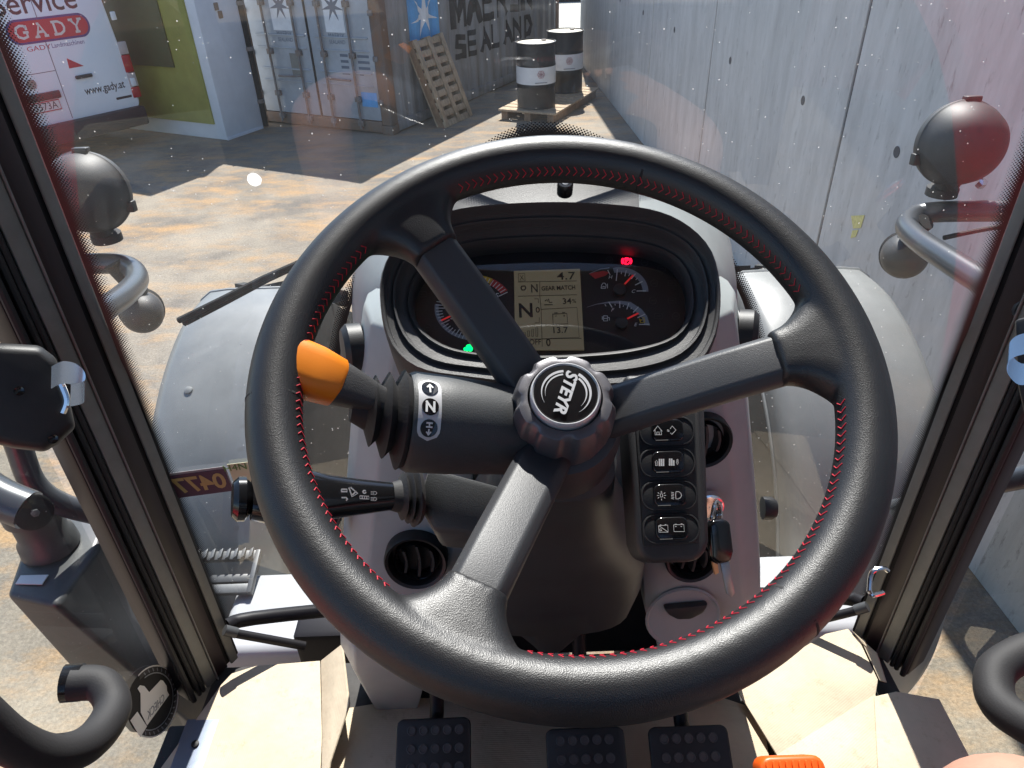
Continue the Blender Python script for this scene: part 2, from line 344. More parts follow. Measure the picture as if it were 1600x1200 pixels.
# ================================================================== THE YARD
def ground_mat():
    m = bpy.data.materials.new('yard_concrete'); m.use_nodes = True; t = m.node_tree; N = t.nodes; L = t.links; b = N['Principled BSDF']
    b.inputs['Roughness'].default_value = 0.9; b.inputs['Specular IOR Level'].default_value = 0.25
    tc = N.new('ShaderNodeTexCoord')
    def noise(s, d, r=0.6, st=None):
        n = N.new('ShaderNodeTexNoise'); n.inputs['Scale'].default_value = s; n.inputs['Detail'].default_value = d; n.inputs['Roughness'].default_value = r
        src = tc.outputs['Object']
        if st:
            mp = N.new('ShaderNodeMapping'); mp.inputs['Scale'].default_value = st; mp.inputs['Rotation'].default_value[2] = 0.35; L.new(src, mp.inputs[0]); src = mp.outputs[0]
        L.new(src, n.inputs['Vector']); return n
    def ramp(n, p0, p1, c0, c1):
        r = N.new('ShaderNodeValToRGB'); e = r.color_ramp.elements; e[0].position = p0; e[1].position = p1; e[0].color = (*c0, 1); e[1].color = (*c1, 1); L.new(n.outputs['Fac'], r.inputs[0]); return r
    def mix(f, a, bb):
        x = N.new('ShaderNodeMix'); x.data_type = 'RGBA'; L.new(f, x.inputs['Factor']); L.new(a, x.inputs['A'])
        if isinstance(bb, tuple): x.inputs['B'].default_value = (*bb, 1)
        else: L.new(bb, x.inputs['B'])
        return x.outputs['Result']
    base = ramp(noise(1.1, 8, 0.7), 0.36, 0.64, (0.17, 0.15, 0.13), (0.31, 0.265, 0.205))
    sand = ramp(noise(1.5, 10, 0.72, (1.0, 2.2, 1)), 0.47, 0.64, (0, 0, 0), (1, 1, 1))
    c = mix(sand.outputs[0], base.outputs[0], (0.41, 0.265, 0.14))
    pale = ramp(noise(0.55, 6), 0.50, 0.70, (0, 0, 0), (0.7, 0.7, 0.7)); c = mix(pale.outputs[0], c, (0.36, 0.32, 0.26))
    grit = ramp(noise(55, 4, 0.8), 0.40, 0.62, (0.55, 0.55, 0.55), (1, 1, 1))
    mu = N.new('ShaderNodeMix'); mu.data_type = 'RGBA'; mu.blend_type = 'MULTIPLY'; mu.inputs['Factor'].default_value = 0.7
    L.new(c, mu.inputs['A']); L.new(grit.outputs[0], mu.inputs['B']); L.new(mu.outputs['Result'], b.inputs['Base Color'])
    bp = N.new('ShaderNodeBump'); bp.inputs['Strength'].default_value = 0.5; bp.inputs['Distance'].default_value = 0.01
    n = noise(70, 5, 0.7); L.new(n.outputs['Fac'], bp.inputs['Height']); L.new(bp.outputs[0], b.inputs['Normal'])
    return m
g = MB(); g.add([(-300, -300, 0), (300, -300, 0), (300, 300, 0), (-300, 300, 0)], [(0, 1, 2, 3)])
o = g.build('ground', ground_mat(), smooth=False); tag(o, 'dusty concrete yard with orange sand and dark grit', 'ground', kind='structure')
# pale pavement beyond the yard
M_pave = mat('pale_pavement', (0.40, 0.385, 0.335), 0.85, var=0.06, vscale=3)
pv = MB(); pv.box((-40, 17.6, -0.2), (60, 200, 0.004)); o = pv.build('pavement', M_pave, smooth=False); tag(o, 'pale sunlit pavement beyond the end of the container', 'pavement', kind='structure')
M_joint = mat('pavement_joint', (0.40, 0.38, 0.33), 0.9)
for yy in (18.6, 20.2, 22.0, 24.2, 26.6):
    b_ = MB().box((-40, yy, 0.004), (60, yy + 0.10, 0.008)).build('joint', M_joint, o, smooth=False)

# ---- concrete wall on the right
wd = Vector((-0.030, 0.99955, 0)).normalized(); wn = Vector((-wd.y, wd.x, 0))       # wn points to the yard
W0 = Vector((1.665, 15.70, 0))
def conc_mat():
    m = bpy.data.materials.new('shuttered_concrete'); m.use_nodes = True; t = m.node_tree; N = t.nodes; L = t.links; b = N['Principled BSDF']
    b.inputs['Roughness'].default_value = 0.75
    tc = N.new('ShaderNodeTexCoord')
    mp = N.new('ShaderNodeMapping'); mp.inputs['Scale'].default_value = (4, 4, 0.9); L.new(tc.outputs['Object'], mp.inputs[0])
    n1 = N.new('ShaderNodeTexNoise'); n1.inputs['Scale'].default_value = 1.6; n1.inputs['Detail'].default_value = 9; n1.inputs['Roughness'].default_value = 0.72; L.new(mp.outputs[0], n1.inputs['Vector'])
    r1 = N.new('ShaderNodeValToRGB'); e = r1.color_ramp.elements; e[0].position = 0.30; e[0].color = (0.40, 0.405, 0.395, 1); e[1].position = 0.62; e[1].color = (0.55, 0.56, 0.55, 1)
    L.new(n1.outputs['Fac'], r1.inputs[0])
    mp2 = N.new('ShaderNodeMapping'); mp2.inputs['Scale'].default_value = (15, 15, 4.5); L.new(tc.outputs['Object'], mp2.inputs[0])
    n2 = N.new('ShaderNodeTexNoise'); n2.inputs['Scale'].default_value = 1.3; n2.inputs['Detail'].default_value = 6; n2.inputs['Roughness'].default_value = 0.75; L.new(mp2.outputs[0], n2.inputs['Vector'])
    r2 = N.new('ShaderNodeValToRGB'); e = r2.color_ramp.elements; e[0].position = 0.29; e[0].color = (0.42, 0.41, 0.40, 1); e[1].position = 0.42; e[1].color = (1, 1, 1, 1)
    L.new(n2.outputs['Fac'], r2.inputs[0])
    mu = N.new('ShaderNodeMix'); mu.data_type = 'RGBA'; mu.blend_type = 'MULTIPLY'; mu.inputs['Factor'].default_value = 0.85
    L.new(r1.outputs[0], mu.inputs['A']); L.new(r2.outputs[0], mu.inputs['B']); L.new(mu.outputs['Result'], b.inputs['Base Color'])
    bp = N.new('ShaderNodeBump'); bp.inputs['Strength'].default_value = 0.12; bp.inputs['Distance'].default_value = 0.003; L.new(n2.outputs['Fac'], bp.inputs['Height']); L.new(bp.outputs[0], b.inputs['Normal'])
    return m
M_conc = conc_mat(); M_hole = mat('tie_hole', (0.07, 0.075, 0.085), 0.9)
wall = empty('concrete_wall', W0); tag(wall, 'tall shuttered concrete wall along the right side of the yard', 'wall')
WF = Frame(W0, wn, -wd)        # u runs from the far end towards the camera, v up
_j = [WF.uv(1022, 0)[0], WF.uv(1107, 122)[0], WF.uv(1320, 186)[0]]
joints = [0.0, _j[0] - 2.6] + _j + [_j[2] + 2.6 * i for i in range(1, 6)]
for a, b_ in zip(joints, joints[1:]):
    MB().box((a + (0.014 if a else 0), 0, -0.3 + 0.004 * random.random()), (b_ - 0.014, 4.5, 0.002 * random.random()), WF).build('panel', M_conc, wall, bevel=0.006, smooth=False)
MB().box((0.01, 0, -0.29), (joints[-1] - 0.02, 4.49, -0.012), WF).build('core', M_hole, wall, smooth=False)
_h = [WF.uv(1140, 105), WF.uv(1255, 157), WF.uv(1405, 225)]
for a in (4.2, 5.8, 7.4, _h[0][0], _h[1][0], _h[2][0], 13.8, 15.5, 17.2):
    for zz in (_h[1][1], 2.9):
        MB().lathe([(0.030, 0.0025), (0.028, 0.004), (0.012, 0.003)], Frame(WF.p(a, zz), wn, -wd), 16).build('tie_hole', M_hole, wall)
M_ystick = mat('yellow_chalk', (0.62, 0.58, 0.22), 0.8, var=0.2, vscale=60)
MB().prism([WF.uv(*p) for p in ((1331, 337), (1352, 336), (1346, 356), (1334, 357))], WF, 0.003, 0.005).build('sticker', M_ystick, wall, smooth=False)
MB().prism([WF.uv(*p) for p in ((1333, 360), (1342, 359), (1338, 370), (1330, 372))], WF, 0.003, 0.005).build('sticker', M_ystick, wall, smooth=False)

# ---- shipping container
A_ = R_(27); C0 = Vector((-1.515, 10.277, 0)); CL = Vector((math.sin(A_), math.cos(A_), 0)); CD = Vector((-math.cos(A_), math.sin(A_), 0))
cont = empty('shipping_container', C0); tag(cont, 'grey shipping container with rusty corner post, star emblem and black lettering', 'container')
M_cont = mat('container_grey', (0.31, 0.325, 0.34), 0.6, c2=(0.17, 0.16, 0.15), vscale=1.7, vdetail=9, stretch=(3, 3, 0.5))
M_contd = mat('container_door_grey', (0.42, 0.465, 0.52), 0.5, c2=(0.30, 0.33, 0.36), vscale=2.5, vdetail=8)
M_rust = mat('rusty_post', (0.21, 0.115, 0.065), 0.85, c2=(0.14, 0.125, 0.115), vscale=6, vdetail=8, stretch=(1, 1, 0.4))
M_rod = mat('lock_rod', (0.20, 0.20, 0.21), 0.6, c2=(0.16, 0.11, 0.08), vscale=9)
M_gasket = mat('door_gasket', (0.012, 0.012, 0.013), 0.8)
M_cblack = mat('container_lettering_black', (0.018, 0.018, 0.022), 0.7, var=0.5, vscale=12)
M_cblue = mat('container_blue', (0.10, 0.36, 0.70), 0.6, var=0.15, vscale=4)
M_cwhite = mat('container_white', (0.72, 0.75, 0.78), 0.6, var=0.12, vscale=5)
SF = Frame(C0, -CD, CL)            # long side, u along, v up, n out
DF = Frame(C0, -CL, -CD)           # door end; u to the right (towards corner)  -> door spans u -2.44..0
HC = 2.59; LC = 6.06
# corrugated long side
loop_in, loop_out = [], []
prof = []; u = 0.16
while u < LC - 0.30:
    prof += [(u, -0.036), (u + 0.07, -0.036), (u + 0.138, 0.0), (u + 0.208, 0.0)]; u += 0.276
prof.append((LC - 0.16, -0.036))
mb = MB(); mb.loft([[SF.p(a, zz, c) for a, c in prof] for zz in (0.16, HC - 0.12)], cap=False, closed=False); mb.build('corrugated_side', M_cont, cont, smooth=False, fixn=False)
# hidden faces: back side, roof, far end, floor
mb = MB(); mb.box((0.05, 0.12, -2.43), (LC - 0.05, HC - 0.02, -2.36), SF); mb.build('back_side', M_cont, cont, smooth=False)
mb = MB(); mb.box((0.05, HC - 0.06, -2.36), (LC - 0.05, HC - 0.02, -0.03), SF); mb.build('roof', M_cont, cont, smooth=False)
mb = MB(); mb.box((LC - 0.12, 0.16, -2.34), (LC - 0.06, HC - 0.06, -0.05), SF); mb.build('end_wall', M_cont, cont, smooth=False)
for uu in (0.0, LC - 0.16):
    for cc in (0, 1):
        mb = MB(); n0 = -0.16 if cc == 0 else -2.44; mb.box((uu, 0.13, n0 + (0.004 if cc else 0)), (uu + 0.16, HC - 0.10, n0 + 0.16 + (0.006 if cc == 0 else 0)), SF)
        mb.build('corner_post', M_rust, cont, bevel=0.01)
        for zz in (0.0, HC - 0.12):
            MB().box((uu - 0.004, zz, n0 - 0.004), (uu + 0.176, zz + 0.125, n0 + 0.168), SF).build('corner_casting', M_rust, cont, bevel=0.012)
for zz, hh in ((0.02, 0.14), (HC - 0.12, 0.10)):
    MB().box((0.165, zz, -0.09), (LC - 0.165, zz + hh, -0.002), SF).build('side_rail', M_cont, cont, bevel=0.006)
# doors
for k, (a, b_) in enumerate(((-2.27, -1.225), (-1.205, -0.17))):
    MB().box((a, 0.18, -0.05), (b_, HC - 0.14, -0.012), DF).build('door', M_contd, cont, bevel=0.008)
    for zz in (0.78, 1.22, 1.95):   # pressed recess lines
        MB().box((a + 0.10, zz, -0.011), (b_ - 0.06, zz + 0.022, 0.006), DF).build('door_rib', M_contd, cont, bevel=0.006)
        MB().box((a + 0.10, zz - 0.16, -0.011), (b_ - 0.06, zz - 0.142, 0.004), DF).build('door_rib', M_contd, cont, bevel=0.006)
MB().box((-1.226, 0.18, -0.04), (-1.204, HC - 0.14, 0.004), DF).build('gasket', M_gasket, cont)
MB().box((-2.28, 0.02, -0.08), (-0.165, 0.17, -0.006), DF).build('sill', M_rust, cont, bevel=0.01)
MB().box((-2.28, HC - 0.13, -0.08), (-0.165, HC, -0.006), DF).build('header', M_contd, cont, bevel=0.01)
for a in (-1.94, -1.42, -0.98, -0.50):
    r_ = MB().tube([DF.p(a, 0.06, 0.035), DF.p(a, HC - 0.05, 0.035)], 0.017, 10).build('lock_rod', M_rod, cont)
    for zz in (0.10, 0.42, 0.98, 1.6, 2.3):
        MB().box((a - 0.045, zz, -0.011), (a + 0.045, zz + 0.07, 0.045), DF).build('bracket', M_rod, r_, bevel=0.006)
for a in (-1.42, -0.98):
    s_ = -1 if a < -1.2 else 1
    MB().tube([DF.p(a, 0.72, 0.055), DF.p(a + s_ * 0.1, 0.71, 0.07), DF.p(a + s_ * 0.42, 0.70, 0.05)], 0.013, 8).build('handle', M_rod, cont)
for zz in (0.4, 0.95, 1.5, 2.1):
    for a in (-2.30, -0.135):
        MB().box((a - 0.04, zz, -0.02), (a + 0.04, zz + 0.07, 0.02), DF).build('hinge', M_rod, cont, bevel=0.012)
def star(cx, cy, r, r2, n=7, rot=90):
    return [((cx + (r if i % 2 == 0 else r2) * math.cos(R_(rot + 180 * i / n))), (cy + (r if i % 2 == 0 else r2) * math.sin(R_(rot + 180 * i / n)))) for i in range(2 * n)]
def star_mesh(fr, cx, cy, r, r2, c0, c1, m, parent, n=7):
    P = star(cx, cy, r, r2, n); mb = MB(); k = len(P)
    mb.add([fr.p(a, b_, c1) for a, b_ in P] + [fr.p(cx, cy, c1)], [(i, (i + 1) % k, k) for i in range(k)])
    return mb.build('emblem_star', m, parent, smooth=False)
# white label panels on the doors with grey stars
M_stargrey = mat('star_grey', (0.12, 0.15, 0.20), 0.6)
for a, b_ in ((-1.82, -1.46), (-0.90, -0.58)):
    MB().box((a, 1.29, -0.011), (b_, 2.1, -0.008), DF).build('label_panel', M_cwhite, cont, smooth=False)
    star_mesh(DF, (a + b_) / 2, 1.60, 0.19, 0.055, 0, -0.0055, M_stargrey, cont)
    text('MAERSK', DF, 0.085, M_stargrey, cont, cx=(a + b_) / 2, cy=1.245, lift=-0.009, sx=0.9)
    text('SEALAND', DF, 0.07, M_stargrey, cont, cx=(a + b_) / 2, cy=1.17, lift=-0.009, sx=0.9)
for i in range(4):
    zz = 0.99 - 0.075 * i
    MB().box((-0.73, zz, -0.0115), (-0.60, zz + 0.035, -0.0095), DF).build('data_line', M_stargrey, cont, smooth=False)
    MB().box((-0.44, zz, -0.0115), (-0.44 + 0.07 + 0.12 * (i != 3), zz + 0.035, -0.0095), DF).build('data_line', M_stargrey, cont, smooth=False)
MB().box((-1.62, 0.70, -0.0115), (-1.47, 1.0, -0.008), DF).build('data_plate', M_trim, cont, smooth=False)
MB().box((-0.46, 0.36, -0.0115), (-0.2, 0.55, -0.008), DF).build('patch', M_cblue, cont, smooth=False)
# lettering on the corrugated side: follows the corrugation by being cut into strips
def side_depth(a):
    k = (a - 0.16) % 0.276
    if k < 0.07: return -0.036
    if k < 0.138: return -0.036 + 0.036 * (k - 0.07) / 0.068
    if k < 0.208: return 0.0
    return -0.036 * (k - 0.208) / 0.068
def drape(poly_fn, name, m, lift=0.003):
    """poly_fn returns a list of convex quads/tris in (u, v); each is sliced along u and laid on the corrugation"""
    cuts = sorted({round(0.16 + 0.276 * i + d, 4) for i in range(22) for d in (0, 0.07, 0.138, 0.208)})
    mb = MB()
    for P in poly_fn:
        lo, hi = min(p[0] for p in P), max(p[0] for p in P)
        xs = [lo] + [c for c in cuts if lo < c < hi] + [hi]
        for a, b_ in zip(xs, xs[1:]):
            Q = clip(clip(P, a, 1), b_, -1)
            if len(Q) >= 3: mb.add([SF.p(p[0], p[1], side_depth(min(max(p[0], a + 1e-4), b_ - 1e-4)) + lift) for p in Q], [tuple(range(len(Q)))])
    return mb.build(name, m, cont, smooth=False, fixn=False)
def clip(P, x, s):
    out = []
    for i in range(len(P)):
        a, b_ = P[i], P[(i + 1) % len(P)]; da, db = s * (a[0] - x), s * (b_[0] - x)
        if da >= 0: out.append(a)
        if da * db < 0:
            t = da / (da - db); out.append((a[0] + (b_[0] - a[0]) * t, a[1] + (b_[1] - a[1]) * t))
    return out
GLY = {  # letters as thick bars in a 1 x 1 cell: polylines
 'M': [[(0, 0), (0, 1)], [(0, 1), (0.5, 0.15)], [(0.5, 0.15), (1, 1)], [(1, 1), (1, 0)]], 'A': [[(0, 0), (0.5, 1)], [(0.5, 1), (1, 0)], [(0.2, 0.35), (0.8, 0.35)]],
 'E': [[(0, 0), (0, 1)], [(0, 1), (0.9, 1)], [(0, 0.5), (0.8, 0.5)], [(0, 0), (0.9, 0)]], 'R': [[(0, 0), (0, 1)], [(0, 1), (0.85, 0.95)], [(0.85, 0.95), (0.85, 0.55)], [(0.85, 0.55), (0, 0.48)], [(0.4, 0.48), (0.95, 0)]],
 'S': [[(0.9, 0.9), (0.1, 1)], [(0.1, 1), (0.05, 0.58)], [(0.05, 0.58), (0.92, 0.45)], [(0.92, 0.45), (0.9, 0.02)], [(0.9, 0.02), (0, 0.08)]], 'K': [[(0, 0), (0, 1)], [(0, 0.45), (0.9, 1)], [(0.3, 0.6), (0.95, 0)]],
 'L': [[(0, 0), (0, 1)], [(0, 0), (0.85, 0)]], 'N': [[(0, 0), (0, 1)], [(0, 1), (1, 0)], [(1, 0), (1, 1)]], 'D': [[(0, 0), (0, 1)], [(0, 1), (0.7, 0.95)], [(0.7, 0.95), (0.95, 0.5)], [(0.95, 0.5), (0.7, 0.05)], [(0.7, 0.05), (0, 0)]]}
def bars(s, u0, v0, cw, ch, gap, wd_):
    out = []
    for i, chh in enumerate(s):
        for (a, b_) in GLY[chh]:
            p = Vector((u0 + i * (cw + gap) + a[0] * cw, v0 + a[1] * ch)); q = Vector((u0 + i * (cw + gap) + b_[0] * cw, v0 + b_[1] * ch))
            t = (q - p).normalized(); n_ = Vector((-t.y, t.x)) * wd_ / 2; p = p - t * wd_ * 0.4; q = q + t * wd_ * 0.4
            out.append([tuple(p + n_), tuple(p - n_), tuple(q - n_), tuple(q + n_)])
    return out
for i, chh in enumerate('MAERSK'):
    drape(bars(chh, 1.92 + i * 0.50, 1.16, 0.36, 0.50, 0, 0.115), 'lettering', M_cblack, 0.004)
for i, chh in enumerate('SEALAND'):
    drape(bars(chh, 1.95 + i * 0.42, 0.70, 0.28, 0.30, 0, 0.08), 'lettering', M_cblack, 0.004)
drape([[(0.72, 0.78), (1.50, 0.78), (1.50, 2.2), (0.72, 2.2)]], 'emblem_panel', M_cblue, 0.003)
P = star(1.11, 1.40, 0.34, 0.085); drape([[P[i - 1], P[i], P[(i + 1) % 14], (1.11, 1.40)] for i in range(0, 14, 2)], 'emblem_star', M_cwhite, 0.005)

# ---- green and white cabin left of the container
K0 = Vector((-3.866, 10.307, 0))
cab = empty('site_cabin', K0); tag(cab, 'white site cabin with olive green panel between the van and the container', 'cabin')
M_cabw = mat('cabin_white', (0.70, 0.73, 0.77), 0.6, var=0.06, vscale=3); M_olive = mat('cabin_olive', (0.30, 0.295, 0.07), 0.6, var=0.12, vscale=4)
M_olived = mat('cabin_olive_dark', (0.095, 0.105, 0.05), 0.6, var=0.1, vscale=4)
KF = Frame(K0, -CL, -CD); KS = Frame(K0, -CD, CL)
MB().box((-2.3, 0.0, -0.76), (0, 2.9, -0.02), KF).build('shell', M_cabw, cab, bevel=0.012)
MB().box((-2.25, 0.21, -0.021), (-0.165, 2.8, 0.006), KF).build('panel', M_olive, cab, smooth=False)
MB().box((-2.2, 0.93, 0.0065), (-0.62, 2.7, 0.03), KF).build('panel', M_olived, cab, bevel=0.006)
MB().box((0.02, 0.0, 0.0), (0.74, 0.03, 0.012), KS).build('skirting', M_cabw, cab)
for a, b_ in ((0.33, 1.60), (0.37, 1.50)):
    MB().box((a, b_, 0.0005), (a + 0.07, b_ + 0.09, 0.02), KS).build('bracket', M_rust, cab, bevel=0.008)
MB().tube([KS.p(0.80, 0.02, 0.0), KS.p(0.80, 2.9, 0.0)], 0.045, 12).build('downpipe', M_gasket, cab)
for zz in (0.35, 1.05, 1.62, 2.3):
    MB().tube([KS.p(0.80, zz, 0.0), KS.p(0.80, zz + 0.05, 0.0)], 0.062, 12).build('pipe_clamp', M_rod, cab)

# ---- white service van
VR = Vector((-4.93, 10.42, 0)); vr = Vector((0.587, 0.81, 0)).normalized(); vh = Vector((-vr.y, vr.x, 0))   # rear face runs along vr, van heads vh
van = empty('service_van', VR); tag(van, 'white service van with red oval logo seen from its rear', 'van')
VF = Frame(VR, -vh, vr)          # rear face: u -2..0, v up, n to the camera
M_vanw = mat('van_white', (0.80, 0.84, 0.88), 0.35, coat=0.3, var=0.03, vscale=2)
M_vand = mat('van_bumper', (0.025, 0.026, 0.032), 0.55)
M_vred = mat('van_red', (0.50, 0.03, 0.05), 0.45); M_vblue = mat('van_blue', (0.06, 0.06, 0.22), 0.45); M_vblack = mat('van_print_black', (0.03, 0.03, 0.035), 0.5)
M_vlamp = mat('van_lamp_red', (0.42, 0.01, 0.02), 0.15, coat=0.6); M_vlampw = mat('van_lamp_clear', (0.5, 0.45, 0.45), 0.15, coat=0.6)
secs = []
for c, top, half in ((0.0, 2.22, 0.93), (0.06, 2.30, 0.975), (1.6, 2.34, 0.98), (3.6, 2.30, 0.97), (4.2, 1.65, 0.95), (4.9, 1.15, 0.86), (5.0, 0.9, 0.80)):
    lp = []
    for a, b_ in rrect(-half, 0.46, half, top, 0.10, 3):
        nar = 0.0 if b_ < 1.2 else 0.16 * ((b_ - 1.2) / 1.1) ** 1.6
        lp.append(VF.p(-0.98 + a * (1 - nar), b_, -c))
    secs.append(lp)
MB().loft(secs).build('body', M_vanw, van)
MB().box((-1.93, 0.26, -0.35), (-0.03, 0.50, 0.10), VF).build('bumper', M_vand, van, bevel=0.03)
MB().box((-1.80, 0.21, -4.7), (-0.16, 0.47, -0.36), VF).build('underbody', M_vand, van)
for c in (1.1, 4.1):
    for a in (-1.88, -0.08):
        fr = Frame(VF.p(a, 0.34, -c), VF.u * (1 if a > -1 else -1), -vh)
        wv_ = MB().lathe([(0.2, -0.22), (0.33, -0.20), (0.34, -0.1), (0.33, 0.0), (0.21, 0.012)], fr, 28).build('wheel', M_tyre, van)
        MB().lathe([(0.205, 0.0), (0.19, 0.016), (0.05, 0.005)], fr, 20).build('rim', M_steel, wv_)
for a, w_ in ((-1.955, 0.03), (-0.035, 0.03)):
    for zz, hh, mm in ((0.60, 0.14, M_vlamp), (0.74, 0.18, M_vlampw), (0.92, 0.22, M_vlamp), (1.14, 0.16, M_vlampw)):
        MB().box((a - 0.07, zz, -0.05), (a + 0.05, zz + hh - 0.004, 0.012), VF).build('tail_lamp', mm, van, bevel=0.012)
M_gap = mat('panel_gap', (0.12, 0.13, 0.15), 0.7)
MB().box((-0.985, 0.52, 0.0), (-0.978, 2.2, 0.003), VF).build('door_gap', M_gap, van, smooth=False)
MB().box((-1.90, 1.085, 0.0), (-0.99, 1.092, 0.003), VF).build('door_gap', M_gap, van, smooth=False)
for zz in (0.75, 1.55):
    MB().box((-0.085, zz, 0.0), (-0.02, zz + 0.10, 0.03), VF).build('hinge', M_vanw, van, bevel=0.01)
def vuv(*p): return [VF.uv(*q) for q in p]
# red oval sign with dark blue border
pill = vuv((8, 48), (141, 42)); (ax_, ay_), (bx_, by_) = pill; cxp, cyp = (ax_ + bx_) / 2, (ay_ + by_) / 2; hw = (bx_ - ax_) / 2
MB().prism(rrect(cxp - hw, cyp - 0.135, cxp + hw, cyp + 0.135, 0.13, 8), VF, 0.001, 0.004).build('logo_oval', M_vblue, van, smooth=False)
MB().prism(rrect(cxp - hw + 0.025, cyp - 0.11, cxp + hw - 0.025, cyp + 0.11, 0.107, 8), VF, 0.0045, 0.006).build('logo_oval', M_vred, van, smooth=False)
SER = {'G': [[(0.95, 0.78), (0.8, 0.96), (0.5, 1), (0.15, 0.85), (0, 0.5), (0.15, 0.15), (0.5, 0), (0.9, 0.1), (0.9, 0.45)], [(0.62, 0.45), (1.08, 0.45)], [(0.95, 0.62), (0.95, 1.0)]],
       'A': [[(0.1, 0), (0.5, 1), (0.9, 0)], [(0.25, 0.36), (0.75, 0.36)], [(-0.08, 0), (0.3, 0)], [(0.7, 0), (1.08, 0)], [(0.3, 1), (0.52, 1)]],
       'D': [[(0.15, 0), (0.15, 1)], [(-0.05, 1), (0.55, 1), (0.9, 0.8), (1, 0.5), (0.9, 0.2), (0.55, 0), (-0.05, 0)]],
       'Y': [[(0.1, 1), (0.5, 0.48), (0.9, 1)], [(0.5, 0.48), (0.5, 0)], [(-0.1, 1), (0.3, 1)], [(0.7, 1), (1.1, 1)], [(0.28, 0), (0.72, 0)]]}
for i, chh in enumerate('GADY'):
    mb = MB(); w_ = hw * 0.27; x0 = cxp - hw * 0.80 + i * hw * 0.44
    for s_ in SER[chh]: mb.stroke([(x0 + a * w_, cyp - 0.068 + b_ * 0.136) for a, b_ in s_], 0.027, VF, 0.0062, 0.0078)
    mb.build('lettering', M_white, van, smooth=False)
text('Service', VF, 0.34, M_vblack, van, cx=cxp - 0.06, cy=cyp + 0.29, bold=0.003, sx=1.0)
text('GADY', VF, 0.075, M_vred, van, cx=cxp - hw * 0.40, cy=cyp - 0.19, sx=1.4)
text('Landmaschinen', VF, 0.075, M_vblue, van, cx=cxp + hw * 0.32, cy=cyp - 0.187, sx=0.9)
cx_, cy_ = VF.uv(164, 137); text('www.gady.at', VF, 0.135, M_vblack, van, cx=cx_, cy=cy_, bold=0.002, sx=0.78)
cx_, cy_ = VF.uv(194, 152); MB().box((cx_ - 0.11, cy_ - 0.015, 0.0005), (cx_ + 0.11, cy_ + 0.015, 0.002), VF).build('badge', M_vblack, van, smooth=False)
MB().prism(vuv((104, 91), (131, 103), (108, 107)), VF, 0.001, 0.003).build('swoosh', M_vred, van, smooth=False)
cx_, cy_ = VF.uv(130, 119); MB().box((cx_ - 0.11, cy_ - 0.022, 0.002), (cx_ + 0.11, cy_ + 0.022, 0.035), VF).build('door_handle', M_vand, van, bevel=0.014)
cx_, cy_ = VF.uv(49, 132); MB().lathe([(0.058, 0.001), (0.055, 0.008), (0.045, 0.008), (0.044, 0.002)], Frame(VF.p(cx_, cy_), VF.n, VF.u), 24).build('badge', M_steel, van)
cx_, cy_ = VF.uv(62, 152); MB().box((cx_ - 0.32, cy_ - 0.045, 0.001), (cx_ + 0.25, cy_ + 0.045, 0.03), VF).build('plate_light_bar', M_vand, van, bevel=0.015)
cx_, cy_ = VF.uv(65, 168); MB().box((cx_ - 0.30, cy_ - 0.062, 0.001), (cx_ + 0.23, cy_ + 0.062, 0.010), VF).build('number_plate', M_vred, van, bevel=0.004)
MB().box((cx_ - 0.292, cy_ - 0.050, 0.0102), (cx_ + 0.222, cy_ + 0.050, 0.0115), VF).build('number_plate', M_white, van, smooth=False)
text('3573A', VF, 0.12, M_vblack, van, cx=cx_ + 0.05, cy=cy_, lift=0.0118, sx=0.9)

# ---- wooden pallet leaning on the container
M_wood = mat('pallet_wood', (0.40, 0.30, 0.20), 0.85, var=0.3, vscale=5, stretch=(4, 4, 1.2), bump=0.3, bscale=60, bdist=0.003)
M_wood2 = mat('pallet_wood_dark', (0.24, 0.15, 0.09), 0.85, var=0.3, vscale=6)
pb = SF.p(0.62, 0.0, 0.50); lean = R_(21)
pal = empty('wooden_pallet', pb); tag(pal, 'weathered wooden pallet leaning against the container side', 'pallet')
pn = (SF.n * math.cos(lean) + Vector((0, 0, 1)) * math.sin(lean)); PF = Frame(pb, pn, SF.u)
PF.v = PF.n.cross(PF.u)
for a in (0.0, 0.35, 0.70):
    MB().box((a, 0.0, -0.12), (a + 0.10, 1.22, -0.022), PF).build('stringer', M_wood2 if a == 0 else M_wood, pal, bevel=0.006)
for i in range(9):
    zz = 0.0 + i * 0.1385
    MB().box((0.0, zz, -0.0215), (0.80, zz + 0.088, 0.0 + 0.003 * random.random()), PF).build('plank', M_wood, pal, bevel=0.004)
for a in (0.0, 0.35, 0.70):
    MB().box((a, 0.0, -0.142), (a + 0.10, 1.22, -0.1205), PF).build('plank', M_wood, pal, bevel=0.004)
for a in (-0.003, 0.353, 0.703):   # vertical boards on the face
    MB().box((a, 0.002, 0.0035), (a + 0.095, 1.215, 0.022), PF).build('plank', M_wood if a else M_wood2, pal, bevel=0.004)

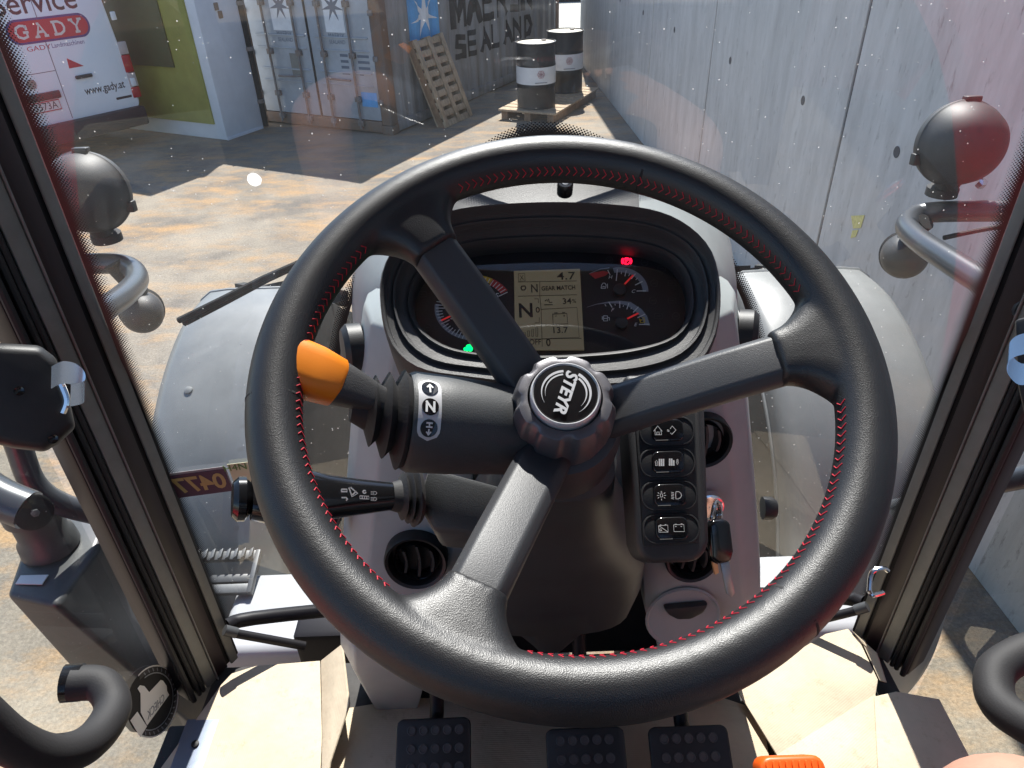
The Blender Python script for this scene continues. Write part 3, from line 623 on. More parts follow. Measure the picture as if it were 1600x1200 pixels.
# ---- oil drums on a low pallet
M_drumk = mat('drum_black', (0.018, 0.019, 0.022), 0.38, var=0.2, vscale=10); M_drumw = mat('drum_white', (0.72, 0.74, 0.76), 0.4, var=0.06, vscale=6)
M_drumtop = mat('drum_lid', (0.50, 0.46, 0.37), 0.5, var=0.2, vscale=10); M_pink = mat('drum_emblem', (0.48, 0.30, 0.32), 0.5)
d1 = at(838, 165, g=0.15); d2 = at(882, 141, g=0.15)
pc = (d1 + d2) / 2; pl2 = empty('drum_pallet', (pc.x, pc.y, 0)); tag(pl2, 'low wooden pallet under the two oil drums', 'pallet')
dd = Vector((d2.x - d1.x, d2.y - d1.y, 0)).normalized(); QF = Frame((pc.x, pc.y, 0), (0, 0, 1), dd)
for a in (-0.42, -0.05, 0.32):
    MB().box((-0.92, a, 0.0), (0.92, a + 0.10, 0.118), QF).build('stringer', M_wood2, pl2, bevel=0.005)
for i in range(10):
    a = -0.94 + i * 0.191
    MB().box((a, -0.46, 0.1185), (a + 0.16, 0.46, 0.148), QF).build('plank', M_wood, pl2, bevel=0.004)
def drum(p, name, label):
    e = empty(name, (p.x, p.y, 0.15)); tag(e, label, 'drum', 'oil drums')
    fr = Frame((p.x, p.y, 0.15), (0, 0, 1), (1, 0, 0))
    pr = [(0.275, 0.0), (0.285, 0.006), (0.283, 0.02)]
    for zz in (0.30, 0.58): pr += [(0.280, zz - 0.03), (0.288, zz), (0.280, zz + 0.03)]
    pr += [(0.280, 0.855), (0.290, 0.862), (0.290, 0.88), (0.276, 0.882), (0.274, 0.865)]
    MB().lathe(pr, fr, 40).build('shell', M_drumk, e)
    MB().lathe([(0.2735, 0.868), (0.2, 0.8685), (0.004, 0.869)], fr, 32, cap=False).build('lid', M_drumtop, e)
    MB().lathe([(0.035, 0.866), (0.035, 0.885), (0.01, 0.885)], Frame(fr.p(0.12, 0.12), fr.n, fr.u), 14).build('bung', M_rod, e)
    mb = MB(); mb.loft([[fr.p(0.2895 * math.cos(a), 0.2895 * math.sin(a), zz) for a in [2 * math.pi * j / 40 for j in range(40)]] for zz in (0.34, 0.57)], cap=False); mb.build('label_band', M_drumw, e)
    ang = math.atan2(-p.y, -p.x) + 0.25
    t_ = Vector((math.cos(ang), math.sin(ang), 0)); ef = Frame(fr.p(0, 0, 0.48) + t_ * 0.2915, t_, (-t_.y, t_.x, 0))
    mb = MB()
    for k in range(6): mb.stroke(circ(0.028 * math.cos(R_(60 * k)), 0.028 * math.sin(R_(60 * k)), 0.024, 12), 0.008, ef, 0, 0.001, closed=True)
    mb.build('emblem', M_pink, e, smooth=False)
    MB().box((-0.09, -0.118, 0), (0.09, -0.106, 0.001), ef).build('caption_line', M_grey_print, e, smooth=False)
drum(d1, 'oil_drum', 'black oil drum with white label band, nearer of the pair'); drum(d2, 'oil_drum', 'black oil drum with white label band, behind the nearer one')
# far low kerb at the end of the yard
kb = MB(); kb.box((-30, 27.3, 0), (50, 27.9, 0.5)); o = kb.build('boundary_wall', M_gasket, bevel=0.02); tag(o, 'low dark boundary wall at the far end of the yard', 'wall')

# ================================================================== THE TRACTOR
XM = 0.050                                  # its middle plane
T = empty('tractor', (0, 0, 0)); tag(T, 'tractor seen from the driver seat: black leather wheel, dashboard, glazed cab, silver front fenders', 'tractor')
FZ = -1.12                                  # cab floor
def wy(x, z=-0.6): return 0.868 - 0.13 * (x - XM) ** 2 - 0.085 * (z + 0.6)          # curved windshield in plan
# ---- windshield
mb = MB(); nx = 24
for k in range(2): pass
def edge_x(z_, s_): return (-0.634 if s_ < 0 else 0.756) * wy(XM + s_ * 0.56, z_)
cols_ = []
for i in range(nx + 1):
    cl_ = []
    for j in range(9):
        z_ = -1.08 + 1.78 * j / 8; x_ = edge_x(z_, -1) + (edge_x(z_, 1) - edge_x(z_, -1)) * i / nx; cl_.append(V(x_, wy(x_, z_), z_))
    cols_.append(cl_)
mb.loft(cols_, cap=False, closed=False); WS = mb.build('windshield', M_wind, T); tag(WS, 'dusty curved windshield with dotted black edge')
def ribbon(path, name, inset=0.004, pitch=0.0027):
    """path: list of (x, z, outward dx, dz, width) on the glass; frit print with a dotted fringe"""
    me = bpy.data.meshes.new(name); vs, fs, us = [], [], []; L_ = 0
    for i, (x, z, dx, dz, wdt) in enumerate(path):
        if i: L_ += math.hypot(x - path[i - 1][0], z - path[i - 1][1])
        for t, vv in ((0, 0.0), (1, wdt / pitch)):
            X = x + dx * wdt * t; Z = z + dz * wdt * t; vs.append(V(X, wy(X, Z) - inset, Z)); us.append((L_ / pitch, vv))
    for i in range(len(path) - 1): fs.append((2 * i, 2 * i + 2, 2 * i + 3, 2 * i + 1))
    me.from_pydata([tuple(p) for p in vs], [], fs); uvl = me.uv_layers.new(name='UVMap')
    for lp in me.loops: uvl.data[lp.index].uv = us[lp.vertex_index]
    return link(name, me, M_frit, WS, smooth=False)
for s in (-1, 1):
    kr_ = -0.630 if s < 0 else 0.752
    ribbon([(kr_ * 0.826 / (1 - 0.0) * (wy(XM + s * 0.56, z_) / 0.826), z_, -s, 0, 0.021) for z_ in [-1.07 + 1.76 * i / 12 for i in range(13)]], 'frit_border')
ribbon([(XM - 0.56 + 1.12 * i / 12, -1.078, 0, 1, 0.02) for i in range(13)], 'frit_border')
arch = []
def glass_pt(px, py):
    y = 1.0
    for _ in range(6):
        p = at(px, py, y=y); y = wy(p.x, p.z - H) - 0.004
    return p.x, p.z - H
AP = [glass_pt(*p) for p in ((530, 560), (548, 480), (575, 432), (640, 360), (720, 280), (790, 228), (850, 212), (915, 226), (1000, 275), (1080, 345), (1125, 408), (1160, 470), (1185, 560))]
sp = spline([Vector((a, b_, 0)) for a, b_ in AP], 4)
for i, p in enumerate(sp):
    t_ = (sp[min(i + 1, len(sp) - 1)] - sp[max(i - 1, 0)]).normalized(); arch.append((p.x, p.y, -t_.y, t_.x, 0.016))
ribbon(arch, 'frit_border')
def glass_disc(px, py, r, name, m, n=14):
    x, z = glass_pt(px, py); me = MB(); P = [(x, z)] + [(x + r * math.cos(2 * math.pi * i / n) * random.uniform(.95, 1.05), z + r * math.sin(2 * math.pi * i / n) * random.uniform(.95, 1.05)) for i in range(n)]
    me.add([V(a, wy(a, b_) - 0.003, b_) for a, b_ in P], [(0, i + 1, (i + 1) % n + 1) for i in range(n)]); return me.build(name, m, WS, smooth=False)
M_drop = mat('bird_dropping', (0.6, 0.585, 0.55), 0.8)
_t = M_drop.node_tree; _tl = _t.nodes.new('ShaderNodeBsdfTranslucent'); _tl.inputs[0].default_value = (0.8, 0.78, 0.74, 1); _mx = _t.nodes.new('ShaderNodeMixShader'); _mx.inputs[0].default_value = 0.6
_t.links.new(_t.nodes['Principled BSDF'].outputs[0], _mx.inputs[1]); _t.links.new(_tl.outputs[0], _mx.inputs[2]); _t.links.new(_mx.outputs[0], _t.nodes['Material Output'].inputs[0])
glass_disc(397, 281, 0.0080, 'dirt_spot', M_drop, 26)
# stickers on the glass
M_purple = mat('sticker_purple', (0.075, 0.03, 0.06), 0.5); M_tan = mat('sticker_tan', (0.42, 0.31, 0.12), 0.5); M_paper = mat('sticker_yellow_paper', (0.58, 0.56, 0.36), 0.7); M_green = mat('sticker_green', (0.12, 0.22, 0.06), 0.6)
def glass_frame(px, py, inset=0.005):
    x, z = glass_pt(px, py); nx_ = Vector((-0.26 * (x - XM), -1, -0.085)); return Frame(V(x, wy(x, z), z) + nx_.normalized() * inset, nx_, (1, 0, 0))
gf = glass_frame(311, 754)
M_edge = mat('sticker_edge', (0.30, 0.29, 0.30), 0.5)
MB().box((-0.044, -0.025, -0.0006), (0.046, 0.028, 0.0), gf).build('sticker', M_edge, WS, smooth=False)
MB().box((-0.044, -0.025, 0.0002), (0.044, 0.023, 0.0008), gf).build('sticker', M_purple, WS, smooth=False)
text('0477', gf, 0.044, M_tan, WS, cx=0.001, cy=-0.001, mirror=True, lift=0.001, bold=0.0010, sx=0.88)
gf2 = glass_frame(375, 745)
MB().box((-0.012, -0.052, -0.0006), (0.05, 0.030, 0.0), gf2).build('sticker', M_paper, WS, smooth=False)
text('H4N', gf2, 0.018, M_green, WS, cx=-0.002, cy=0.022, lift=0.0005)

# ---- pillars
for s in (-1, 1):
    P0 = Vector((XM + s * 0.567, 0.820)); P1 = Vector((XM + s * 0.616, 0.742)); dv = P1 - P0; wln = dv.length; dv.normalize(); ou = Vector((-dv.y, dv.x)) * s * -1
    if ou.dot(-P0) < 0: ou = -ou        # towards the driver
    def bar(f0, f1, d0, d1, name, m, parent, bev=0.002, z0=FZ, z1=0.72):
        a, b_ = P0 + dv * wln * f0, P0 + dv * wln * f1; q = [a + ou * d0, b_ + ou * d0, b_ + ou * d1, a + ou * d1]
        return MB().loft([[V(p.x, p.y, z0) for p in q], [V(p.x, p.y, z1) for p in q]]).build(name, m, parent, bevel=bev)
    pil = bar(-0.05, 1.0, -0.07, 0.0, 'pillar', M_pillar, T, 0.004)
    bar(0.03, 0.20, 0.0005, 0.006, 'trim_strip', M_trim2, pil)
    bar(0.27, 0.53, 0.0005, 0.004, 'trim_strip', M_maroon, pil)
    bar(0.58, 0.80, 0.0005, 0.008, 'trim_strip', M_trim, pil)
    bar(0.545, 0.57, 0.0005, 0.011, 'trim_edge', M_trim2, pil)
    # door frame with rubber seals behind the pillar
    f = bar(1.01, 1.16, -0.05, 0.004, 'door_frame', M_pillar, T, 0.004)
    for f0 in (0.86, 0.95):
        a = P0 + dv * wln * f0 + ou * 0.004
        MB().tube([V(a.x, a.y, FZ), V(a.x, a.y, 0.72)], 0.0042, 8).build('seal', M_rubber, pil)
    a = P0 + dv * wln * 1.09 + ou * 0.006
    MB().tube([V(a.x, a.y, FZ), V(a.x, a.y, 0.72)], 0.005, 8).build('seal', M_rubber, f)
    # door glass and rear pillars
    X = XM + s * 0.650
    DG = MB().add([V(X, 0.725, -1.18), V(X, -0.78, -1.18), V(X, -0.78, 0.70), V(X, 0.725, 0.70)], [(0, 1, 2, 3)]).build('door_window', M_door, T, smooth=False)
    MB().box((X - 0.02, -0.80, H - 1.26), (X + 0.02, 0.72, H - 1.17)).build('door_sill', M_pillar, T, bevel=0.006)
    MB().box((X - 0.03, -0.86, H + FZ), (X + 0.03, -0.79, H + 0.72)).build('rear_pillar', M_pillar, T, bevel=0.008)
    if s < 0: DGL = DG
# cab floor, roof, rear wall
MB().box((XM - 0.60, -0.9, H + FZ - 0.10), (XM + 0.60, 0.80, H + FZ)).build('floor', M_floor, T, bevel=0.01)
rf = MB(); rf.box((XM - 0.74, -0.98, H + 0.72), (XM + 0.74, 0.86, H + 0.90)); rf.build('roof', M_headliner, T, bevel=0.04, seg=3)
MB().box((XM - 0.66, -0.92, H + FZ), (XM + 0.66, -0.88, H - 0.55)).build('rear_wall', M_char, T, bevel=0.01)
# sill plates beside the floor mat
sl = MB(); sl.box((XM - 0.605, -0.4, H + FZ), (XM - 0.548, 0.685, H + FZ + 0.022)).build('sill_plate', mat('sill_blue_grey', (0.17, 0.20, 0.26), 0.45, metal=0.3), T, bevel=0.003)
for k in range(6):
    MB().lathe([(0.006, 0.0), (0.006, 0.003), (0.002, 0.004)], Frame(V(XM - 0.575, 0.64 - 0.075 * k, FZ + 0.0225), (0, 0, 1)), 10).build('rivet', M_pillar, T)
MB().box((XM + 0.575, -0.4, H + FZ), (XM + 0.635, 0.66, H + FZ + 0.02)).build('sill_plate', M_floormetal, T, bevel=0.003)
for k in range(10):
    MB().lathe([(0.003, 0.0), (0.003, 0.002), (0.001, 0.0025)], Frame(V(XM + 0.566, 0.62 - 0.02 * k, FZ + 0.001), (0, 0, 1)), 8).build('rivet', M_steel, T)
# lower corner struts of the windshield frame
for s in (-1, 1):
    MB().tube([V(XM + s * 0.548, 0.80, -1.03), V(XM + s * 0.44, 0.82, -1.10)], 0.008, 12).build('gas_strut', M_pillar, T)
    MB().tube([V(XM + s * 0.558, 0.797, -1.018), V(XM + s * 0.542, 0.801, -1.032)], 0.0095, 12).build('strut_end', M_tank, T)
lf = MB(); lf.tube([V(XM - 0.575, 0.83, -1.05), V(XM - 0.50, 0.87, -1.075), V(XM, 0.905, -1.08), V(XM + 0.50, 0.87, -1.075), V(XM + 0.575, 0.83, -1.05)], 0.013, 10, smooth=6); lf.build('windshield_sill', M_pillar, T)

# ---- dash top behind the instruments
def dash_sec(y, a, z0, h, n=28):
    out = []
    for i in range(n + 1):
        ph = math.pi * i / n; c, s = math.cos(ph), math.sin(ph)
        out.append(V(XM + a * math.copysign(abs(c) ** 0.75, c), y, z0 + h * abs(s) ** 0.62))
    return out
secs = [dash_sec(0.700, 0.170, -0.46, 0.150), dash_sec(0.725, 0.205, -0.48, 0.180), dash_sec(0.765, 0.235, -0.50, 0.215), dash_sec(0.820, 0.255, -0.53, 0.265), dash_sec(0.856, 0.262, -0.54, 0.300), dash_sec(0.866, 0.25, -0.55, 0.29)]
DT = MB().loft(secs, cap=False, closed=False).build('dash_top', M_silver, T)
pn_ = []
for sct in secs[1:5]: pn_.append([p + Vector((0, 0, 0.003)) for p in sct[11:19]])
MB().loft(pn_, cap=False, closed=False).build('dash_panel', M_char, DT)
q = at(883, 291, y=0.78)
sf = Frame(q, (0, -0.45, 0.9))
MB().lathe([(0.009, -0.01), (0.009, 0.003), (0.0075, 0.006), (0.005, 0.006), (0.0045, 0.003)], sf, 18).build('sensor', M_gloss, DT)
MB().lathe([(0.0048, 0.0035), (0.0035, 0.0055), (0.0015, 0.006)], sf, 14).build('sensor_lens', M_steel, DT)

# ---- console tower
def con_sec(z, hw_, yf, rec, rh, yb=0.86, ch=0.045):
    """plan outline at height z: half width, front y, recess depth behind the column, recess half width"""
    x = XM
    return [V(x - hw_, yb, z), V(x - hw_, yf + ch * 1.6, z), V(x - hw_ + ch * 0.35, yf + ch * 0.5, z), V(x - hw_ + ch, yf, z),
            V(x - rh - 0.02, yf - 0.004, z), V(x - rh, yf + 0.004, z), V(x - rh, yf + rec, z),
            V(x + rh, yf + rec, z), V(x + rh, yf + 0.004, z), V(x + rh + 0.02, yf - 0.004, z),
            V(x + hw_ - ch, yf, z), V(x + hw_ - ch * 0.35, yf + ch * 0.5, z), V(x + hw_, yf + ch * 1.6, z), V(x + hw_, yb, z)]
cs = [con_sec(-0.345, 0.185, 0.70, 0.02, 0.05), con_sec(-0.37, 0.215, 0.665, 0.02, 0.06), con_sec(-0.45, 0.235, 0.655, 0.02, 0.08), con_sec(-0.58, 0.262, 0.645, 0.04, 0.10), con_sec(-0.72, 0.290, 0.635, 0.10, 0.115),
      con_sec(-0.80, 0.305, 0.63, 0.16, 0.125), con_sec(-0.86, 0.31, 0.632, 0.18, 0.14)]
CON = MB().loft(cs).build('console', M_silver, T, bevel=0.004, auto=30); tag(CON, 'silver grey dashboard console below the instruments')
# legs of the console down to the floor
for s in (-1, 1):
    lg = []
    for z, a, b_, yf in ((-0.855, 0.145, 0.312, 0.632), (-0.93, 0.185 if s < 0 else 0.16, 0.325, 0.645), (-1.12, 0.225, 0.325, 0.70)):
        lg.append([V(XM + s * a, 0.86, z), V(XM + s * a, yf, z), V(XM + s * (b_ - 0.03), yf, z), V(XM + s * b_, yf + 0.05, z), V(XM + s * b_, 0.86, z)])
    MB().loft(lg).build('console_leg', M_silver, CON, bevel=0.004)
MB().box((XM - 0.22, 0.80, H - 1.12), (XM + 0.22, 0.84, H - 0.80)).build('back_panel', M_black, CON)
def vent(px, py, y, r, name='air_vent', louver=True):
    p = at(px, py, y=y); fr = Frame(p, (0, -0.98, 0.18))
    v_ = MB().lathe([(r * 1.0, -0.012), (r * 1.0, 0.004), (r * 0.95, 0.008), (r * 0.86, 0.006), (r * 0.80, -0.004), (r * 0.78, -0.03), (0.002, -0.032)], fr, 36).build(name, M_black, CON)
    if louver:
        MB().lathe([(r * 0.70, -0.02), (r * 0.70, 0.0), (r * 0.66, 0.004), (r * 0.60, 0.0), (r * 0.58, -0.012), (0.002, -0.016)], fr, 32).build('vent_ring', M_gloss, CON)
        for k, a in enumerate((-0.42, 0.0, 0.42)):
            mb = MB(); hgt = r * 0.56 * math.sqrt(1 - (a / 0.6) ** 2) if abs(a) < 0.6 else 0.01
            mb.loft([[fr.p(r * a - 0.0015 + 0.5 * r * 0.14 * math.cos(t * 1.57), hgt * t, -0.010), fr.p(r * a + 0.0015 + 0.5 * r * 0.14 * math.cos(t * 1.57), hgt * t, -0.010), fr.p(r * a + 0.004 + 0.5 * r * 0.14 * math.cos(t * 1.57), hgt * t, 0.003), fr.p(r * a + 0.001 + 0.5 * r * 0.14 * math.cos(t * 1.57), hgt * t, 0.003)] for t in (-1, -0.5, 0, 0.5, 1)])
            mb.build('vane', M_char, CON)
    return v_
vent(650, 876, 0.622, 0.040)
vent(1098, 688, 0.640, 0.034)
vent(1080, 872, 0.624, 0.034)
vent(498, 800, 0.66, 0.03, louver=False)
# round cup recess low on the right
p = at(1066, 962, y=0.622); fr = Frame(p, (0, -0.98, 0.18))
MB().lathe([(0.051, 0.004), (0.049, 0.007), (0.046, 0.004), (0.036, 0.0025), (0.001, 0.002)], fr, 36).build('cup_recess', M_silver, CON)
mb = MB(); mb.prism([(-0.030, 0.026), (0.030, 0.030), (0.024, 0.016), (0.008, 0.006), (-0.010, 0.006), (-0.022, 0.014)], fr, 0.003, 0.016); mb.build('recess_catch', M_char, CON, bevel=0.004)
for s in (-1, 1):   # side knobs
    MB().lathe([(0.016, 0.0), (0.016, 0.012), (0.012, 0.018), (0.002, 0.02)], Frame(V(XM + s * 0.297, 0.72, -0.70), (s, -0.1, 0)), 20).build('side_knob', M_black, CON)
    MB().lathe([(0.030, -0.01), (0.030, 0.006), (0.024, 0.012), (0.002, 0.013)], Frame(V(XM + s * 0.232, 0.72, -0.42), (s, -0.35, 0.1)), 24).build('side_speaker', M_black, CON)

# ---- instrument cluster
CF = Frame(V(0.045, 0.66, -0.315), (0, -math.cos(R_(57)), math.sin(R_(57))))
def resample(P, n, c):
    P = [Vector((p[0] - c[0], p[1] - c[1], 0)) for p in P]; P = closed_spline(P, 10); out = []
    for i in range(n):
        a = 2 * math.pi * i / n; best = None
        d = Vector((math.cos(a), math.sin(a), 0))
        for j in range(len(P)):
            p, q = P[j], P[(j + 1) % len(P)]; e = q - p; den = d.x * e.y - d.y * e.x
            if abs(den) < 1e-12: continue
            t = (p.x * e.y - p.y * e.x) / den; u_ = (p.x * d.y - p.y * d.x) / den
            if t > 0 and -1e-6 <= u_ <= 1 + 1e-6: best = t if best is None else max(best, t)
        out.append((c[0] + d.x * best, c[1] + d.y * best))
    return out
out_px = [(601, 480), (606, 447), (625, 415), (660, 387), (705, 367), (760, 358), (860, 353), (960, 357), (1020, 366), (1064, 385), (1098, 415), (1114, 455), (1117, 500), (1108, 545), (1080, 583), (1010, 606), (920, 612), (820, 610), (730, 600), (660, 588), (622, 560), (606, 525)]
in_px = [(645, 478), (655, 440), (690, 406), (740, 390), (800, 384), (860, 382), (930, 384), (1000, 391), (1046, 408), (1070, 440), (1076, 480), (1066, 510), (1040, 532), (985, 546), (920, 553), (860, 556), (790, 556), (720, 548), (680, 532), (655, 508)]
NC = 96; cc = CF.uv(860, 470)
OUT = resample([CF.uv(*p) for p in out_px], NC, cc); INN = resample([CF.uv(*p) for p in in_px], NC, cc)
def cl_loop(s, ridge=0.0, back=None):
    lp = []
    for (a, b_), (c, d) in zip(OUT, INN):
        x, y = a + (c - a) * s, b_ + (d - b_) * s
        f = min(1, max(0, (y + 0.09) / 0.18)); brow = 0.010 + 0.026 * f * f * (3 - 2 * f)
        dep = (brow * max(0.0, 1 - s) ** 0.9 + 0.003 if back is None else back) + ridge
        lp.append(CF.p(x, y, dep))
    return lp
loops = [cl_loop(-0.06, back=-0.11), cl_loop(-0.06, back=-0.03), cl_loop(-0.03), cl_loop(0.03, 0.004), cl_loop(0.10, 0.004), cl_loop(0.13, -0.001), cl_loop(0.36, -0.001), cl_loop(0.40, 0.003), cl_loop(0.46, 0.003), cl_loop(0.50, -0.0025), cl_loop(0.82, -0.0025), cl_loop(0.87, 0.002), cl_loop(0.95, 0.001), cl_loop(1.0, -0.002), cl_loop(1.02, -0.016)]
IC = MB().loft(loops, cap=False).build('instrument_cluster', M_char, T, auto=50); tag(IC, 'instrument cluster with dials and olive display under a ribbed black hood')
GF = CF.up(-0.014)
def gp(*P): return [GF.uv(*p) for p in P]
fc = MB(); lp = [CF.p(c[0] * 1.0, c[1], -0.014) for c in [(cc[0] + (p[0] - cc[0]) * 1.03, cc[1] + (p[1] - cc[1]) * 1.03) for p in INN]]
fc.add(lp, [tuple(range(NC))]); fc.build('gauge_face', M_face, IC, smooth=False)
ln = MB(); lnl = [[CF.p(cc[0] + (p[0] - cc[0]) * k, cc[1] + (p[1] - cc[1]) * k, -0.004 + 0.006 * (1 - k * k)) for p in INN] for k in (1.0, 0.8, 0.55, 0.3, 0.08)]
ln.loft(lnl, cap=False); LENS = ln.build('lens', M_lens, IC)
def band(c, rx, ry, k, a0, a1, name, m, lift=0.0003, n=24, taper=None):
    mb = MB(); o_, i_ = [], []
    for j in range(n + 1):
        t = j / n; a = R_(a0 + (a1 - a0) * t); kk = k if taper is None else taper + (k - taper) * min(1, t * 2.5)
        o_.append(GF.p(*GF.uv(c[0] + rx * math.cos(a), c[1] - ry * math.sin(a)), lift)); i_.append(GF.p(*GF.uv(c[0] + rx * kk * math.cos(a), c[1] - ry * kk * math.sin(a)), lift))
    mb.loft([o_, i_], cap=False, closed=False); return mb.build(name, m, IC, smooth=False)
def pst(P, w_px, name, m, lift=0.0006, closed=False):
    return MB().stroke(gp(*P), w_px * 0.00065, GF, lift, lift + 0.0003, closed).build(name, m, IC, smooth=False)
def multi(Ps, w_px, name, m, lift=0.0006):
    mb = MB()
    for P in Ps: mb.stroke(gp(*P), w_px * 0.00065, GF, lift, lift + 0.0003)
    return mb.build(name, m, IC, smooth=False)
# coolant gauge
band((969, 456), 44, 38, 0.80, 105, 0, 'gauge_band', M_grey_print)
MB().prism(gp((920, 428), (942, 424), (952, 426), (946, 431), (930, 436)), GF, 0.0004, 0.0008).build('red_zone', M_gred, IC, smooth=False)
multi([[(921, 428), (938, 421), (952, 419)]], 1.0, 'gauge_outline', M_grey_print)
z8 = lambda x, y: (900 + x / 6.668, 380 + y / 6.668)
multi([[z8(430, 275), z8(418, 395)], [z8(523, 287), z8(508, 348)], [z8(618, 322), z8(575, 375)], [z8(692, 402), z8(615, 440)], [z8(728, 500), z8(630, 502)]], 1.4, 'tick', M_white)
multi([[z8(475, 300), z8(470, 325)], [z8(560, 320), z8(548, 345)], [z8(640, 365), z8(622, 385)], [z8(330, 285), z8(355, 335)]], 1.0, 'tick', M_white)
pst([z8(503, 442), z8(592, 348)], 2.6, 'needle', M_needle, 0.003)
def hub(px, py, r_px): MB().lathe([(r_px * 0.00066, 0.0), (r_px * 0.00066, 0.0035), (r_px * 0.0005, 0.0045), (0.0005, 0.0047)], Frame(GF.p(*GF.uv(px, py)), GF.n, GF.u), 24).build('needle_hub', M_black, IC)
hub(968, 454, 10)
def gtext(s, px, py, h_px, m, rot=0, sx=1, shear=0, bold=0.0): c_ = GF.uv(px, py); return text(s, GF, h_px * 0.00092, m, IC, cx=c_[0], cy=c_[1], rot=rot, sx=sx, shear=shear, lift=0.0008, extrude=0.0001, bold=bold)
gtext('H', 953, 434, 6, M_white, shear=0.3); gtext('C', 988.5, 456, 6, M_white, shear=0.4)
multi([[(939, 451), (940, 446), (942, 443), (945, 443), (947, 446), (946, 451), (939, 451)], [(941, 449), (943, 448), (945, 449)], [(949, 444), (949, 451)]], 1.0, 'symbol', M_white)
# fuel gauge
mb = MB()
fo = [(917, 480), (932, 475), (950, 471.5), (968, 470), (985, 472), (1002, 483), (1011, 494), (1015.5, 509)]; fi = [(917, 480.4), (932, 476), (950, 474), (967, 474.5), (981, 478), (994, 488), (1003, 497), (1007, 508)]
mb.loft([[GF.p(*q, 0.0003) for q in gp(*fo)], [GF.p(*q, 0.0003) for q in gp(*fi)]], cap=False, closed=False); mb.build('gauge_band', M_grey_print, IC, smooth=False)
multi([[z8(340, 615), z8(375, 672)], [z8(455, 612), z8(455, 677)], [z8(550, 628), z8(528, 692)], [z8(648, 668), z8(595, 725)], [z8(718, 743), z8(640, 780)], [z8(765, 848), z8(655, 850)]], 1.4, 'tick', M_white)
multi([[z8(300, 640), z8(312, 660)], [z8(405, 635), z8(408, 652)], [z8(495, 650), z8(490, 665)], [z8(578, 675), z8(570, 690)]], 0.9, 'tick', M_white)
multi([[z8(660, 790), z8(672, 832), z8(715, 828), z8(706, 778), z8(690, 782)], [z8(668, 805), z8(690, 802)]], 1.4, 'fuel_reserve_mark', M_yellow)
pst([z8(530, 802), z8(645, 745)], 2.6, 'needle', M_needle, 0.003); hub(971, 506, 10)
gtext('F', 956, 485, 6, M_white, shear=0.4); gtext('E', 992, 508, 6, M_white, shear=0.4)
multi([[(943, 494), (943, 502), (949, 502), (949, 494), (943, 494)], [(943, 498), (949, 498)], [(949, 496), (952, 497), (952, 501)], [(941, 495), (941, 500)]], 1.0, 'symbol', M_white)
# tachometer behind the spoke
band((741, 482), 62, 50, 0.90, 270, 172, 'gauge_band', M_grey_print); band((741, 482), 62, 52, 0.84, 96, 62, 'yellow_zone', M_yellow); band((741, 482), 62, 52, 0.80, 62, 33, 'red_zone', M_gred)
tk = []
for k, a in enumerate(range(30, 272, 6)):
    a_ = R_(a); i_ = 0.74 if k % 5 == 0 else 0.83
    tk.append([(741 + 60 * math.cos(a_), 482 - 50 * math.sin(a_)), (741 + 60 * i_ * math.cos(a_), 482 - 50 * i_ * math.sin(a_))])
multi(tk, 1.2, 'tick', M_white)
for s, a in (('0', 250), ('5', 205), ('10', 160), ('15', 115), ('20', 70), ('25', 35)): gtext(s, 741 + 38 * math.cos(R_(a)), 482 - 32 * math.sin(R_(a)), 10, M_white, shear=0.2)
pst([(724, 487), (690, 503)], 2.6, 'needle', M_needle, 0.003); hub(741, 482, 12)
# warning lamps
PB = [circ(979, 408.5, 5.2, 16, ry=4.8)]
mb = MB(); mb.stroke(gp(*PB[0]), 0.0011, GF, 0.0006, 0.001, True)
for s in (-1, 1): mb.stroke(gp(*[(979 + s * 7.6 * math.cos(R_(a)), 408.5 - 6.6 * math.sin(R_(a))) for a in range(-42, 43, 14)]), 0.0013, GF, 0.0006, 0.001)
mb.build('parking_brake_lamp', M_lred, IC, smooth=False); gtext('P', 979, 408.5, 8, M_lred, bold=0.0002)
mb = MB()
for cx_, cy_, r_ in ((727, 546, 2.6), (732, 543, 4.0), (737, 541, 4.2), (735, 546, 3.6), (730, 547, 2.4)): mb.prism(gp(*circ(cx_, cy_, r_, 12)), GF, 0.0004 + 0.0001 * cx_ % 0.0003, 0.0009 + 0.00005 * (cx_ % 7))
mb.build('green_lamp', M_lgreen, IC, smooth=False)
for px, py in ((952, 407), (1007, 410), (1034, 420), (1022, 443), (1050, 443), (1020, 470), (1050, 470), (1029, 494), (1056, 494), (660, 460), (668, 512), (700, 425), (905 + 150, 525)):
    k = random.choice((0, 1, 2))
    P = [(px - 6, py - 4), (px + 6, py - 4), (px + 6, py + 4), (px - 6, py + 4)] if k == 0 else circ(px, py, 5.5, 14)
    mb = MB(); mb.stroke(gp(*P), 0.0006, GF, 0.0004, 0.0006, True); mb.stroke(gp((px - 3, py), (px + 3, py)), 0.0008, GF, 0.0004, 0.0006); mb.build('unlit_symbol', M_dim, IC, smooth=False)
